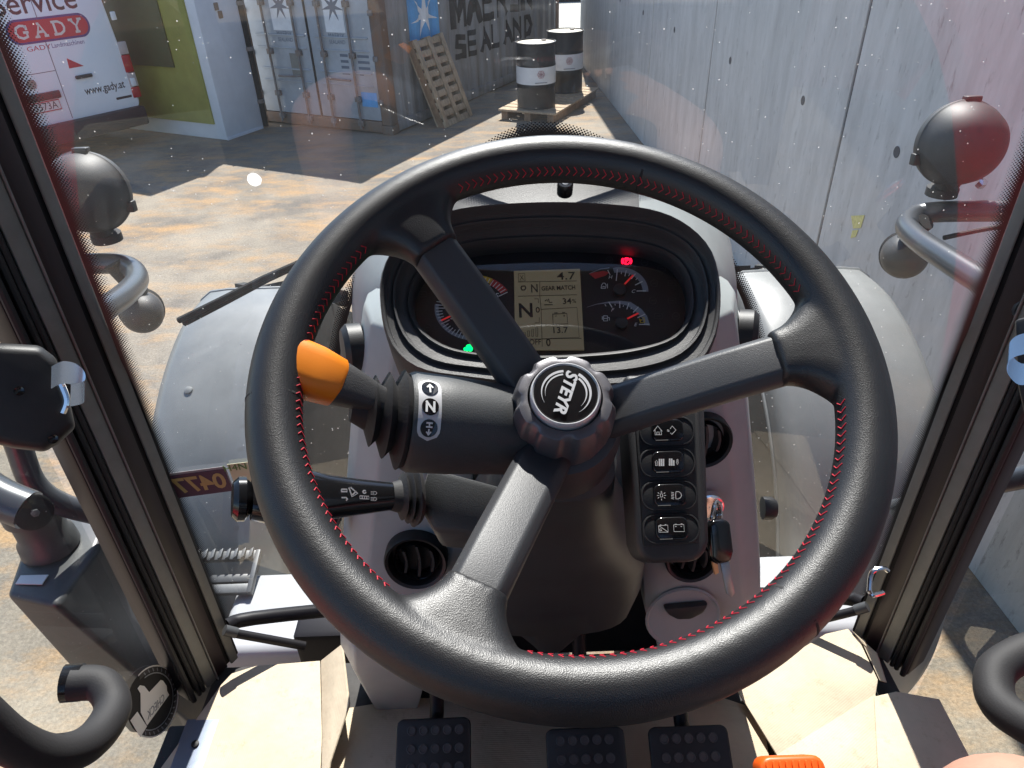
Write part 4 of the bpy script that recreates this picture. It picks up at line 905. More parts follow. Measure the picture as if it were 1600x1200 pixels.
# display
LQ = gp((803, 425), (906, 421.5), (912.5, 548), (805, 548))
MB().prism(closed_spline([Vector((*p, 0)) for p in LQ], 1) and [p for p in LQ], GF, 0.0004, 0.002).build('display', M_lcd, IC, smooth=False)
LF = GF.up(0.0021)
l8 = lambda x, y: (800 + x / 8.575, 410 + y / 8.575)
def lst(Ps, w_px):
    mb = MB()
    for P in Ps: mb.stroke([LF.uv(*p) for p in P], w_px * 0.00065, LF, 0.0002, 0.0004)
    mb.build('display_line', M_lcdt, IC, smooth=False)
lst([[l8(80, 265), l8(865, 250)], [l8(80, 455), l8(870, 435)], [l8(372, 265), l8(372, 440), l8(390, 640), l8(405, 1130)], [l8(390, 630), l8(870, 605), l8(900, 1005), l8(400, 1025), l8(390, 630)], [l8(150, 1030), l8(930, 1020)]], 0.8)
lst([[l8(545, 695), l8(735, 685), l8(748, 825), l8(550, 832), l8(545, 690)], [l8(565, 680), l8(610, 677)], [l8(670, 675), l8(712, 672)]], 1.2)
lst([[l8(575, 722), l8(600, 720)], [l8(685, 718), l8(712, 716)], [l8(698, 703), l8(699, 730)]], 0.8)
lst([[l8(85, 155), l8(170, 150), l8(175, 250), l8(88, 255), l8(85, 155)], [l8(105, 175), l8(155, 235)], [l8(150, 172), l8(108, 238)]], 0.7)
lst([[l8(130, 320), l8(175, 318), l8(185, 345), l8(172, 370), l8(135, 372), l8(120, 345), l8(130, 320)]], 2.0)
lst([[l8(110 + i * 0 + 45 + i * 55, 995), l8(155 + i * 55, 940 - i * 22), l8(180 + i * 55, 938 - i * 22), l8(180 + i * 55, 992), l8(155 + i * 55, 995)] for i in range(4)], 0.8)
lst([[l8(300, 490), l8(352, 490), l8(352, 545)], [l8(365, 740), l8(365, 810), l8(305, 812)], [l8(145, 1060), l8(190, 1052), l8(235, 1075), l8(205, 1100), l8(230, 1135)]], 0.8)
def lt(s, x, y, h, bold=0.0, sx=1.0): c_ = LF.uv(*l8(x, y)); text(s, LF, h / 8.575 * 0.00092, M_lcdt, IC, name='display_text', cx=c_[0], cy=c_[1], lift=0.0003, extrude=0.0001, bold=bold, sx=sx)
lt('4.7', 725, 188, 120, 0.00006, 1.25); lt('N', 300, 355, 130, 0.0001, 0.75); lt('GEAR MATCH', 622, 347, 66, 0.00012, 0.80); lt('N', 185, 655, 215, 0.0004, 0.9); lt('0', 345, 642, 85, 0.0001); lt('34', 735, 525, 90, 0.00008); lt('%', 832, 522, 60)
lt('13.7', 640, 912, 90, 0.00012); lt('OFF', 310, 1072, 80, 0.00008, 0.8); lt('0', 487, 1080, 110, 0.0002, 0.8)
lst([[l8(440, 520), l8(470, 500), l8(475, 525)], [l8(490, 490), l8(500, 540), l8(540, 535)], [l8(430, 570), l8(545, 568)]], 1.4)

# ---- steering wheel
CW = V(0.039, 0.388, -0.252); WA = R_(60.8)
WFm = Frame(CW, (0.02, -math.cos(WA), math.sin(WA)))
RW, RT = 0.190, 0.0178
SPK = (128.3, 6.0, -115.1)
raw = MB(); na, nb = 120, 20
raw.loft([[WFm.p((RW + RT * math.cos(b_)) * math.cos(a), (RW + RT * math.cos(b_)) * math.sin(a), RT * math.sin(b_) * 1.03) for b_ in [2 * math.pi * j / nb for j in range(nb)]] for a in [2 * math.pi * i / na for i in range(na)]], ring=True)
for ang in SPK:
    a = R_(ang); er = Vector((math.cos(a), math.sin(a))); et = Vector((-er.y, er.x)); lps = []
    for k in range(9):
        s = k / 8; r_ = RW - 0.006 - (RW - 0.006 - 0.143) * s; hw_ = 0.0195 + 0.048 * (1 - s) ** 2.2; th = 0.0160 - 0.0036 * s; cz = -0.001 - 0.012 * s
        lps.append([WFm.p(er.x * r_ + et.x * hw_ * math.copysign(abs(math.cos(t)) ** 0.6, math.cos(t)), er.y * r_ + et.y * hw_ * math.copysign(abs(math.cos(t)) ** 0.6, math.cos(t)), cz + th * math.copysign(abs(math.sin(t)) ** 0.75, math.sin(t))) for t in [2 * math.pi * j / 24 for j in range(24)]])
    raw.loft(lps)
tmp = raw.build('tmp', None)
rm = tmp.modifiers.new('r', 'REMESH'); rm.mode = 'VOXEL'; rm.voxel_size = 0.0021
smm = tmp.modifiers.new('s', 'SMOOTH'); smm.factor = 0.5; smm.iterations = 9
me = bpy.data.meshes.new_from_object(tmp.evaluated_get(bpy.context.evaluated_depsgraph_get())); bpy.data.objects.remove(tmp); me.name = 'steering_wheel'
SW = link('steering_wheel', me, M_leather, T, auto=180); tag(SW, 'black leather steering wheel rim with red stitching')
# leather joints across the rim
for ang in (68.3, 184.0, -53.2):
    a = R_(ang); c_ = WFm.p(RW * math.cos(a), RW * math.sin(a)); er = WFm.u * math.cos(a) + WFm.v * math.sin(a); et = -WFm.u * math.sin(a) + WFm.v * math.cos(a)
    lps = []
    for dt_, rr in ((-0.0016, RT * 0.975), (-0.0008, RT * 1.004), (0.0008, RT * 1.004), (0.0016, RT * 0.975)):
        lps.append([c_ + et * dt_ + (er * math.cos(t) + WFm.n * math.sin(t)) * rr for t in [2 * math.pi * j / 32 for j in range(32)]])
    MB().loft(lps, cap=False).build('leather_joint', M_gasket, SW)
# red stitching round the inside of the rim
st = MB(); ns = 196
for i in range(ns):
    ang = 360 * i / ns
    if any(abs((ang - s + 180) % 360 - 180) < 13.5 for s in SPK): continue
    a = R_(ang); er = WFm.u * math.cos(a) + WFm.v * math.sin(a); et = -WFm.u * math.sin(a) + WFm.v * math.cos(a); c_ = CW + er * RW
    def tp(bd, dt_): b_ = R_(bd); return c_ + et * dt_ + (er * math.cos(b_) + WFm.n * math.sin(b_)) * (RT + 0.0001)
    for bd in (152, 176): st.tube([tp(bd, 0.0013), tp((bd + 164) / 2, -0.0001), tp(164, -0.0014)], 0.00035, 5)
sto = st.build('stitching', M_red, SW); tag(sto, kind='stuff')
for ang in SPK:   # stitches on the flare edges
    a = R_(ang); st = MB()
    for sgn in (-1, 1):
        for k in range(7):
            s = k / 6; r_ = 0.172 - 0.022 * s; off = (0.047 - 0.030 * s ** 0.7) * sgn
            c_ = WFm.p(r_ * math.cos(a) - off * math.sin(a), r_ * math.sin(a) + off * math.cos(a), 0.002 - 0.010 * s)
            et = (-WFm.u * math.sin(a) + WFm.v * math.cos(a)) * sgn
            st.tube([c_ + WFm.n * 0.003 + et * 0.001, c_ - WFm.n * 0.003 + et * 0.002], 0.00045, 5)
    if False: st.build('stitching', M_red, SW)
# spokes
for ang in SPK:
    a = R_(ang); er = Vector((math.cos(a), math.sin(a))); et = Vector((-er.y, er.x)); lps = []
    for s in (0.0, 0.3, 0.7, 1.0):
        r_ = 0.153 - 0.131 * s; cz = -0.012 - 0.062 * s ** 1.1; hw_ = 0.0185 + 0.001 * s; th = 0.011
        prof_ = [(-hw_, -0.006), (-hw_, 0.003), (-hw_ * 0.68, th), (hw_ * 0.68, th), (hw_, 0.003), (hw_, -0.006), (hw_ * 0.7, -th), (-hw_ * 0.7, -th)]
        lps.append([WFm.p(er.x * r_ + et.x * u_, er.y * r_ + et.y * u_, cz + c_) for u_, c_ in prof_])
    MB().loft(lps).build('spoke', M_spoke, SW, bevel=0.0022, seg=3)
# hub, knob and badge
HF = WFm.up(-0.074)
MB().lathe([(0.026, -0.080), (0.040, -0.072), (0.046, -0.040), (0.0465, -0.014), (0.0425, 0.002), (0.036, 0.005), (0.001, 0.005)], HF, 48).build('hub', M_spoke, SW)
def knob_r(th): 
    k = (th / (2 * math.pi) * 8 + 0.5) % 1.0; d = abs(k - 0.5) * 2     # 0 at slot centre
    return 1 - 0.085 * max(0, 1 - (d / 0.42) ** 4) if d < 0.42 else 1.0
lps = []
for r_, h_, k in ((0.0372, 0.0045, 0.15), (0.0378, 0.012, 1), (0.0374, 0.026, 1), (0.0358, 0.036, 1), (0.0330, 0.0415, 0.9), (0.0290, 0.0430, 0.3), (0.0262, 0.0428, 0.0), (0.0258, 0.0380, 0.0), (0.0255, 0.030, 0)):
    lps.append([HF.p(r_ * (1 - k * (1 - knob_r(t))) * math.cos(t), r_ * (1 - k * (1 - knob_r(t))) * math.sin(t), h_) for t in [2 * math.pi * j / 128 for j in range(128)]])
MB().loft(lps, cap=False).build('adjuster_knob', M_knob, SW)
MB().lathe([(0.0246, 0.030), (0.0246, 0.0455), (0.0240, 0.0475), (0.0232, 0.0482), (0.0222, 0.0470)], HF, 56, cap=False).build('badge_ring', M_silverprint, SW)
MB().lathe([(0.0226, 0.0462), (0.0215, 0.0475), (0.014, 0.0485), (0.006, 0.0488), (0.0003, 0.0489)], HF, 48).build('badge', M_gloss, SW)
BF = HF.up(0.0491)
def arc_band(r0, r1, a0, a1, n=30):
    mb = MB(); o_, i_ = [], []
    for j in range(n + 1):
        t = j / n; a = R_(a0 + (a1 - a0) * t); w_ = math.sin(math.pi * (0.5 + 0.5 * t)) if True else 1; rm_ = (r0 + r1) / 2; hw_ = (r1 - r0) / 2 * max(0.08, w_)
        o_.append(BF.p((rm_ + hw_) * math.cos(a), (rm_ + hw_) * math.sin(a), -0.0003)); i_.append(BF.p((rm_ - hw_) * math.cos(a), (rm_ - hw_) * math.sin(a), -0.0003))
    mb.loft([o_, i_], cap=False, closed=False); mb.build('badge_arc', M_silverprint, SW, smooth=False)
arc_band(0.0158, 0.0176, 92, 205); arc_band(0.0136, 0.0148, 94, 190); arc_band(0.0158, 0.0180, 55, -62); arc_band(0.0134, 0.0150, 48, -48)
text('STEYR', BF, 0.0118, M_silverprint, SW, cx=0.0, cy=0.0005, rot=-110, shear=0.25, bold=0.0004, sx=1.02, lift=-0.0001)

# ---- steering column
def sup(c, ux, uy, a, b_, n=28, e=0.7): return [c + ux * a * math.copysign(abs(math.cos(t)) ** e, math.cos(t)) + uy * b_ * math.copysign(abs(math.sin(t)) ** e, math.sin(t)) for t in [2 * math.pi * j / n for j in range(n)]]
ux = Vector((1, 0, 0)); lps = []
for t, a, b_ in ((0.115, 0.036, 0.036), (0.125, 0.048, 0.046), (0.17, 0.052, 0.05), (0.22, 0.060, 0.055), (0.29, 0.078, 0.06)):
    lps.append(sup(CW - WFm.n * t, ux, WFm.v, a, b_))
for (y, z, a, b_, tl) in ((0.575, -0.60, 0.105, 0.055, 0.5), (0.610, -0.70, 0.112, 0.05, 0.25), (0.63, -0.77, 0.105, 0.05, 0.15)):
    lps.append(sup(V(XM - 0.005, y, z), ux, Vector((0, math.cos(tl), math.sin(tl))), a, b_))
lps += [sup(V(XM - 0.005, 0.64, -0.785), ux, Vector((0, 1, 0.1)), 0.07, 0.045), sup(V(XM - 0.005, 0.645, -0.84), ux, Vector((0, 1, 0.1)), 0.035, 0.035), sup(V(XM - 0.005, 0.65, -0.875), ux, Vector((0, 1, 0.1)), 0.022, 0.024)]
COL = MB().loft(lps).build('steering_column', M_col, T, auto=35)
# pod carrying the shuttle lever
A_p = at(800, 672, d=0.535); B_p = at(632, 658, d=0.515); ax = (B_p - A_p).normalized(); pf = Frame(A_p, ax, WFm.n)
Lp = (B_p - A_p).length
MB().lathe([(0.030, -0.02), (0.0335, 0.0), (0.0360, Lp * 0.6), (0.0365, Lp - 0.004), (0.0345, Lp), (0.030, Lp + 0.001)], pf, 44).build('lever_pod', M_col, COL, auto=30)
bf = Frame(B_p, ax, WFm.n)
prof_ = [(0.033, 0.0)]
for k, (r_, h_) in enumerate(((0.036, 0.003), (0.024, 0.007), (0.031, 0.011), (0.0195, 0.015), (0.0255, 0.0185), (0.015, 0.022), (0.012, 0.030))): prof_.append((r_, h_))
dsh = Vector((0, 0.35, 0.94)); lv_dir = (at(470, 580, d=0.50) - B_p).normalized()
mb = MB(); lps = []
for r_, h_ in prof_:
    c_ = B_p + ax * h_ + lv_dir * h_ * 0.25 + Vector((0, 0, 1)) * h_ * 0.25; lps.append([c_ + (bf.u * math.cos(t) + bf.v * math.sin(t)) * r_ for t in [2 * math.pi * j / 36 for j in range(36)]])
mb.loft(lps).build('bellows', M_rubber, COL, auto=25)
L0 = at(600, 628, d=0.498); L1 = at(462, 572, d=0.490); ld = (L1 - L0).normalized(); lu = (WFm.n - ld * WFm.n.dot(ld)).normalized(); lv = ld.cross(lu)
def lever_sec(t, a, b_): c_ = L0 + (L1 - L0) * t; return sup(c_, lv, lu, a, b_, 28, 0.62)
MB().loft([lever_sec(-0.05, 0.0085, 0.0075), lever_sec(0.1, 0.0095, 0.0085), lever_sec(0.35, 0.0128, 0.011), lever_sec(0.62, 0.0160, 0.0125), lever_sec(0.66, 0.0162, 0.0125)]).build('shuttle_lever', M_char, COL, bevel=0.0)
og = MB().loft([lever_sec(0.50, 0.0130, 0.0120), lever_sec(0.54, 0.0158, 0.0138), lever_sec(0.8, 0.0182, 0.0150), lever_sec(1.1, 0.0185, 0.0148), lever_sec(1.28, 0.016, 0.013), lever_sec(1.33, 0.010, 0.009)]).build('lever_grip', M_orange, COL); tag(og, 'bright orange grip of the shuttle lever')
# direction label on the pod, wrapped round the cylinder
def pod_pt(h_, ang, lift): 
    r_ = 0.0335 + (0.0365 - 0.0335) * min(1, h_ / Lp * 1.3) + lift; return pf.p(r_ * math.cos(ang), r_ * math.sin(ang), h_)
vdir = (EYE - (A_p + B_p) / 2); a_mid = math.atan2(vdir.dot(pf.v), vdir.dot(pf.u))
q1 = at(663, 612, d=0.49); q3 = at(650, 665, d=0.49)
sg = 1 if (pod_pt(Lp * .8, a_mid + 0.3, 0) - pod_pt(Lp * .8, a_mid - 0.3, 0)).z > 0 else -1
def wrap(poly, lift, name, m):
    """poly: (along, around) in metres about the label centre"""
    h0 = Lp - 0.0105; mb = MB(); n_ = len(poly); mb.add([pod_pt(h0 + a, a_mid + sg * (b_ + 0.011) / 0.036, lift) for a, b_ in poly] , [tuple(range(n_))]); return mb.build(name, m, COL, smooth=False)
def wrap_grid(hw_, hh, lift, name, m):
    n_ = 16; rows = []
    for j in range(n_ + 1):
        y = -hh + 2 * hh * j / n_; e = max(0, abs(y) - (hh - hw_)); w_ = math.sqrt(max(hw_ ** 2 - e ** 2, 1e-10)); rows.append([pod_pt(Lp - 0.0105 + a * w_, a_mid + sg * (y + 0.011) / 0.036, lift) for a in (-1, -0.5, 0, 0.5, 1)])
    return MB().loft(rows, cap=False, closed=False).build(name, m, COL, smooth=True)
wrap_grid(0.0080, 0.0230, 0.0005, 'direction_label', M_silverprint)
for k, y in enumerate((-0.0143, 0.0, 0.0143)):
    wrap(circ(0, y, 0.0059, 24), 0.0010, 'direction_disc', M_gloss)
Nn = [((-0.003, -0.0035), (-0.003, 0.0035)), ((-0.003, 0.0035), (0.003, -0.0035)), ((0.003, -0.0035), (0.003, 0.0035))]
def wstroke(segs, y0, wd_=0.0015):
    for a, b_ in segs:
        a, b_ = Vector(a) * 0.86, Vector(b_) * 0.86; t_ = (b_ - a).normalized(); n_ = Vector((-t_.y, t_.x)) * wd_ / 2; a -= t_ * wd_ / 2; b_ += t_ * wd_ / 2
        yield [(-(p.x), p.y + y0) for p in (a + n_, a - n_, b_ - n_, b_ + n_)]
def wsym(segs, y0, wd_=0.0015):
    mb = MB(); h0 = Lp - 0.0105
    for poly in wstroke(segs, y0, wd_): mb.add([pod_pt(h0 + a, a_mid + sg * (b_ + 0.011) / 0.036, 0.0014) for a, b_ in poly], [(0, 1, 2, 3)])
    mb.build('direction_symbol', M_white, COL, smooth=False)
wsym(Nn, 0.0); wsym([((0, -0.004), (0, 0.002)), ((-0.002, 0.0005), (0, 0.003)), ((0.002, 0.0005), (0, 0.003))], 0.0143, 0.0011); wsym([((0, -0.0045), (0, -0.001)), ((-0.0015, -0.003), (0, -0.0048)), ((0.0015, -0.003), (0, -0.0048)), ((-0.002, 0.001), (0.002, 0.001)), ((-0.002, 0.004), (0.002, 0.004)), ((0, 0.001), (0, 0.004))], -0.0143, 0.0010)
# lower block and wiper stalk
S0 = at(650, 775, d=0.575); S1 = at(478, 778, d=0.555); sd_ = (S1 - S0).normalized()
pb_ = [at(*p, d=0.585) for p in ((672, 735), (800, 770), (800, 850), (715, 838), (680, 835), (655, 790))]
nb_ = Vector((0, 0.55, -0.83))
MB().loft([[p - nb_ * 0.012 for p in pb_], [p + nb_ * 0.06 for p in pb_]]).build('stalk_housing', M_col, COL, bevel=0.005)
su = (WFm.n - sd_ * WFm.n.dot(sd_)).normalized(); sv = sd_.cross(su)
def st_sec(t, a, b_, e=0.8): return sup(S0 + (S1 - S0) * t, sv, su, a, b_, 28, e)
MB().loft([st_sec(-0.02, 0.022, 0.019), st_sec(0.02, 0.024, 0.021), st_sec(0.05, 0.016, 0.015), st_sec(0.075, 0.021, 0.019), st_sec(0.10, 0.014, 0.013), st_sec(0.13, 0.0185, 0.0165), st_sec(0.16, 0.0125, 0.012), st_sec(0.24, 0.0105, 0.011)]).build('bellows', M_rubber, COL, auto=25)
STK = MB().loft([st_sec(0.15, 0.0095, 0.0098), st_sec(0.25, 0.0105, 0.0105), st_sec(0.55, 0.0135, 0.0125), st_sec(0.82, 0.0160, 0.0140, 0.6), st_sec(0.95, 0.0185, 0.0150, 0.5), st_sec(1.25, 0.0185, 0.0150, 0.5), st_sec(1.45, 0.015, 0.013)]).build('wiper_stalk', M_gloss, COL)
MB().loft([st_sec(1.45, 0.010, 0.010), st_sec(1.50, 0.0155, 0.0150), st_sec(1.56, 0.0155, 0.0150), st_sec(1.60, 0.012, 0.012)]).build('stalk_button', M_gloss, COL)
vd = (EYE - (S0 + S1) / 2).normalized(); nS = (vd - sd_ * vd.dot(sd_)).normalized(); kF = Frame((S0 + S1) / 2 + nS * 0.0145, nS, -sd_)
def kst(Ps, w_px, lift=0.0006):
    mb = MB()
    for P in Ps: mb.stroke([kF.uv(*p) for p in P], w_px * 0.0005, kF, lift, lift + 0.0003)
    mb.build('stalk_symbol', M_white, COL, smooth=False)
k5 = lambda x, y: (470 + x / 6.957, 720 + y / 6.957)
kst([[k5(440, 310), k5(500, 310), k5(500, 335), k5(440, 335), k5(440, 310)]], 2.2); kst([[k5(440, 400), k5(490, 400), k5(505, 415), k5(490, 432)]], 2.0)
kst([[k5(520, 290), k5(555, 390), k5(615, 355), k5(540, 290)], [k5(560, 370), k5(600, 330)]], 2.0); kst([[k5(640, 380), k5(735, 385), k5(740, 415), k5(640, 412), k5(640, 380)], [k5(665, 380), k5(665, 412)], [k5(690, 382), k5(690, 414)], [k5(715, 384), k5(715, 414)]], 1.2)
kst([circ(*k5(690, 338), 2.2, 10)], 2.0)
for yy in (350, 415):
    kst([[k5(790, yy - 18), k5(812, yy - 14), k5(824, yy), k5(812, yy + 16), k5(790, yy + 20), k5(790, yy - 18)], [k5(758, yy - 14), k5(780, yy - 14)], [k5(758, yy), k5(780, yy)], [k5(758, yy + 14), k5(780, yy + 14)]], 0.9)

# ---- switch panel
PFm = Frame(at(1045, 745, d=0.585), (0.0, -math.cos(R_(47)), math.sin(R_(47))))
pp = [PFm.uv(*p) for p in ((975, 585), (1092, 583), (1101, 600), (1109, 845), (1103, 866), (1085, 878), (1022, 880), (1003, 872), (994, 850))]
PAN = MB().prism(pp, PFm, -0.055, 0.0).build('switch_panel', M_char, T, bevel=0.008, seg=4)
pi_ = [PFm.uv(*p) for p in ((988, 600), (1083, 598), (1092, 848), (1005, 854))]
MB().prism(pi_, PFm, 0.0002, 0.0025).build('switch_bezel', M_black, PAN, bevel=0.001)
w7 = lambda x, y: (980 + x / 5.457, 640 + y / 5.457)
def quad_round(c, hw_, hh, r): return rrect(c[0] - hw_, c[1] - hh, c[0] + hw_, c[1] + hh, r, 5)
sw_c = [(335, 185), (340, 453), (355, 733), (372, 1015)]
for k, (x, y) in enumerate(sw_c):
    c_ = PFm.uv(*w7(x, y), 0.003)
    bz = MB(); bz.prism(quad_round(c_, 0.0225, 0.0118, 0.0105), PFm, 0.0026, 0.0045); bz.build('switch_frame', M_black, PAN, bevel=0.001)
    MB().stroke(quad_round(c_, 0.0215, 0.0108, 0.0098), 0.0006, PFm, 0.0044, 0.0050, True).build('switch_rim', M_char, PAN, smooth=False)
    MB().prism(quad_round(c_, 0.0128, 0.0088, 0.0055), PFm, 0.0046, 0.0085).build('switch', M_gloss, PAN, bevel=0.0012, seg=3)
    MB().box((c_[0] - 0.0105, c_[1] - 0.0082, 0.0086), (c_[0] - 0.0005, c_[1] - 0.0076, 0.0089), PFm).build('switch_light', M_trim2, PAN, smooth=False)
IFm = PFm.up(0.0087)
def ist(Ps, w_=1.0, closed=False):
    mb = MB()
    for P in Ps: mb.stroke([IFm.uv(*w7(*p)) for p in P], w_ * 0.00042, IFm, 0.0002, 0.0004, closed)
    mb.build('symbol', M_white, PAN, smooth=False)
ist([[(225, 185), (260, 140), (297, 185)], [(237, 175), (237, 215), (292, 215), (287, 175)], [(252, 215), (252, 192), (272, 192), (272, 215)]], 1.1)
ist([[(365, 165), (382, 140), (415, 175), (380, 212), (368, 198)], [(340, 172), (358, 178)], [(340, 182), (358, 188)]], 1.2)
for x0, y0 in ((268, 425), (355, 422)):
    P = []
    for i in range(3):
        for j in range(4 if not (x0 > 300 and i == 2) else 3):
            yy = y0 + 14 * j + (14 if (x0 > 300 and i == 2) else 0); P.append([(x0 + 17 * i, yy + 5), (x0 + 17 * i + 13, yy + 5)])
    ist(P, 4.0)
ist([[(248, 478), (242, 478), (242, 450), (237, 450), (249, 432), (261, 450), (255, 450), (255, 478), (248, 478)], [(425, 425), (432, 425), (432, 450), (437, 450), (427, 470), (417, 450), (423, 450), (423, 425)]], 0.9)
ist([[(280, 732), (285, 718), (297, 718), (304, 732), (297, 746), (285, 746), (280, 732)], [(285, 708), (297, 708)], [(286, 698), (296, 698)]] + [[(292 + 24 * math.cos(R_(a)), 732 + 27 * math.sin(R_(a))), (292 + 38 * math.cos(R_(a)), 732 + 42 * math.sin(R_(a)))] for a in (-35, 0, 35, 90, 145, 180, 215)], 1.0)
ist([[(415, 700), (440, 700), (458, 715), (462, 735), (452, 752), (435, 762), (415, 762), (412, 730), (415, 700)]] + [[(372 + 3, 705 + 13 * j), (398, 703 + 13 * j + 8)] for j in range(5)], 1.0)
ist([[(267, 990), (345, 985), (348, 1045), (270, 1045), (267, 990)], [(272, 992), (345, 1042)], [(278, 983), (290, 983)], [(320, 980), (332, 980)], circ(285, 1025, 9, 10)], 1.0)
ist([[(395, 982), (482, 980), (486, 1040), (398, 1040), (395, 982)], [(405, 977), (420, 977)], [(455, 974), (470, 974)], [(408, 997), (420, 997)], [(455, 997), (467, 997)]], 0.9)

# ---- pedals
for px0, px1, py0, tlt in ((620, 735, 1122, 0.0), (852, 975, 1137, 0.0), (1012, 1137, 1134, 0.03)):
    a, b_ = at(px0, py0, z=-0.985), at(px1, py0, z=-0.985); wv_ = (b_.x - a.x)
    pf_ = Frame(Vector(((a.x + b_.x) / 2, (a.y + b_.y) / 2, a.z)), (0, -0.50, 0.866))
    o_ = MB().prism(rrect(-wv_ / 2, -0.16, wv_ / 2, 0.0, 0.010, 3), pf_, -0.012, 0.0).build('pedal', M_black, T, bevel=0.003)
    for i in range(6):
        for j in range(5):
            cx_ = -0.036 + 0.0175 * j + (0.004 if px0 < 700 else 0); cy_ = -0.016 - 0.024 * i
            MB().lathe([(0.0068, 0.0003), (0.0066, 0.0016), (0.0052, 0.0018), (0.0048, 0.0006), (0.0005, 0.0004)], Frame(pf_.p(cx_, cy_), pf_.n, pf_.u), 14).build('stud', M_stud, o_)
    MB().tube([pf_.p(0, -0.02, -0.012), pf_.p(0, 0.03, -0.04), V(pf_.o.x, 0.74, -0.80)], 0.011, 10, smooth=4).build('pedal_arm', M_pillar, o_)

# ---- latches, handles and rails inside and outside the doors
lb = [at(*p, d=0.86) for p in ((-60, 560), (-10, 536), (62, 540), (88, 560), (96, 590), (112, 640), (118, 668), (95, 690), (70, 706), (20, 700), (-60, 680))]
c_ = sum(lb, Vector()) / len(lb); dn = (EYE - c_).normalized()
LT = MB().loft([[c_ + (p - c_) * 0.86 + dn * 0.022 for p in lb], [c_ + (p - c_) * 0.96 + dn * 0.016 for p in lb], [p + dn * 0.004 for p in lb], [p - dn * 0.06 for p in lb]]).build('door_latch', M_black, T, bevel=0.004, seg=3)
for px, py in ((30, 611), (83, 686)): MB().lathe([(0.0045, 0), (0.0045, 0.002), (0.002, 0.001)], Frame(at(px, py, d=0.835), dn), 12).build('screw', M_gloss, LT)
cp = [at(*p, d=0.825) for p in ((80, 590), (98, 582), (118, 586), (131, 598), (131, 612), (110, 618))]
rb = MB(); upv = Vector((0.1, 0.5, 0.86)); hb = 0.011
rb.loft([[p + upv * hb, p - upv * hb, p - upv * hb + dn * 0.003, p + upv * hb + dn * 0.003] for p in spline(cp, 5)]).build('latch_catch', M_chrome, LT)
MB().tube([at(95, 600, d=0.828), at(104, 625, d=0.828), at(98, 645, d=0.83)], 0.0035, 8, smooth=4).build('latch_spring', M_chrome, LT)
cp = [at(*p, d=0.90) for p in ((1640, 560), (1600, 585), (1578, 570), (1576, 552), (1590, 540), (1620, 534))]
rb = MB(); dn2 = (EYE - cp[2]).normalized()
RLb = [at(*p, d=0.93) for p in ((1585, 500), (1660, 480), (1680, 700), (1610, 690), (1590, 600))]
LT2 = MB().loft([[p + (EYE - p).normalized() * 0.012 for p in RLb], [p - (EYE - p).normalized() * 0.04 for p in RLb]]).build('door_latch', M_black, T, bevel=0.004)
rb.loft([[p + upv * hb, p - upv * hb, p - upv * hb + dn2 * 0.003, p + upv * hb + dn2 * 0.003] for p in spline(cp, 5)]).build('latch_catch', M_chrome, LT2)
def tubepx(P, r, name, m, parent=T, smooth=8, n=16):
    return MB().tube([at(p[0], p[1], d=p[2]) for p in P], r, n, smooth=smooth).build(name, m, parent)
gh = tubepx(((-90, 1075, 0.78), (-40, 1110, 0.80), (20, 1160, 0.83), (80, 1180, 0.86), (140, 1160, 0.90), (176, 1108, 0.94), (158, 1070, 0.96), (112, 1068, 0.97)), 0.0185, 'grab_handle', M_rubber)
tubepx(((128, 1066, 0.97), (100, 1068, 0.975)), 0.0200, 'handle_collar', M_gloss, gh, 0)
gh2 = tubepx(((1690, 985, 0.93), (1640, 1008, 0.93), (1595, 1022, 0.92), (1556, 1050, 0.90), (1558, 1095, 0.88), (1600, 1130, 0.86), (1690, 1170, 0.84)), 0.0175, 'grab_handle', M_rubber)
tubepx(((1358, 925, 0.965), (1362, 895, 0.965), (1380, 888, 0.97), (1388, 892, 0.975)), 0.0028, 'hook', M_chrome, T, 5, 8); tubepx(((1358, 922, 0.965), (1364, 930, 0.965), (1380, 926, 0.975)), 0.0028, 'hook', M_chrome, T, 4, 8)
# thumb sticker on the left door glass
kd = Frame(at(243, 1090, x=XM - 0.645), (1, 0, 0), (0, 1, 0))
def ku(*P): return [kd.uv(*p) for p in P]
MB().stroke(ku(*[(238 + 36 * math.cos(R_(a)) + 6 * math.sin(R_(a)), 1096 - 52 * math.sin(R_(a)) ) for a in range(-118, 135, 9)]), 0.009, kd, 0.0004, 0.0007).build('sticker', M_dim, DGL, smooth=False)
MB().stroke(ku(*[(238 + 39 * math.cos(R_(a)) + 6 * math.sin(R_(a)), 1096 - 56 * math.sin(R_(a)) ) for a in range(-118, 135, 9)]), 0.0022, kd, 0.0008, 0.001).build('sticker', M_white, DGL, smooth=False)
MB().stroke(ku(*[(238 + 31 * math.cos(R_(a)) + 6 * math.sin(R_(a)), 1096 - 45 * math.sin(R_(a)) ) for a in range(-100, 128, 9)]), 0.0020, kd, 0.0008, 0.001).build('sticker', M_grey_print, DGL, smooth=False)
mb = MB()
for a in range(-100, 125, 11): mb.stroke(ku((238 + 33 * math.cos(R_(a)) + 6 * math.sin(R_(a)), 1096 - 48 * math.sin(R_(a))), (238 + 36.5 * math.cos(R_(a + 2)) + 6 * math.sin(R_(a)), 1096 - 53 * math.sin(R_(a + 2)))), 0.0022, kd, 0.0008, 0.001)
mb.build('sticker_lettering', M_grey_print, DGL, smooth=False)
MB().prism(ku(*[(236 + 38 * math.cos(R_(a)) + 6 * math.sin(R_(a)), 1096 - 54 * math.sin(R_(a))) for a in range(0, 360, 10)]), kd, 0.0001, 0.0003).build('sticker', M_gasket, DGL, smooth=False)
z4 = lambda x, y: (160 + x / 6, 1000 + y / 6)
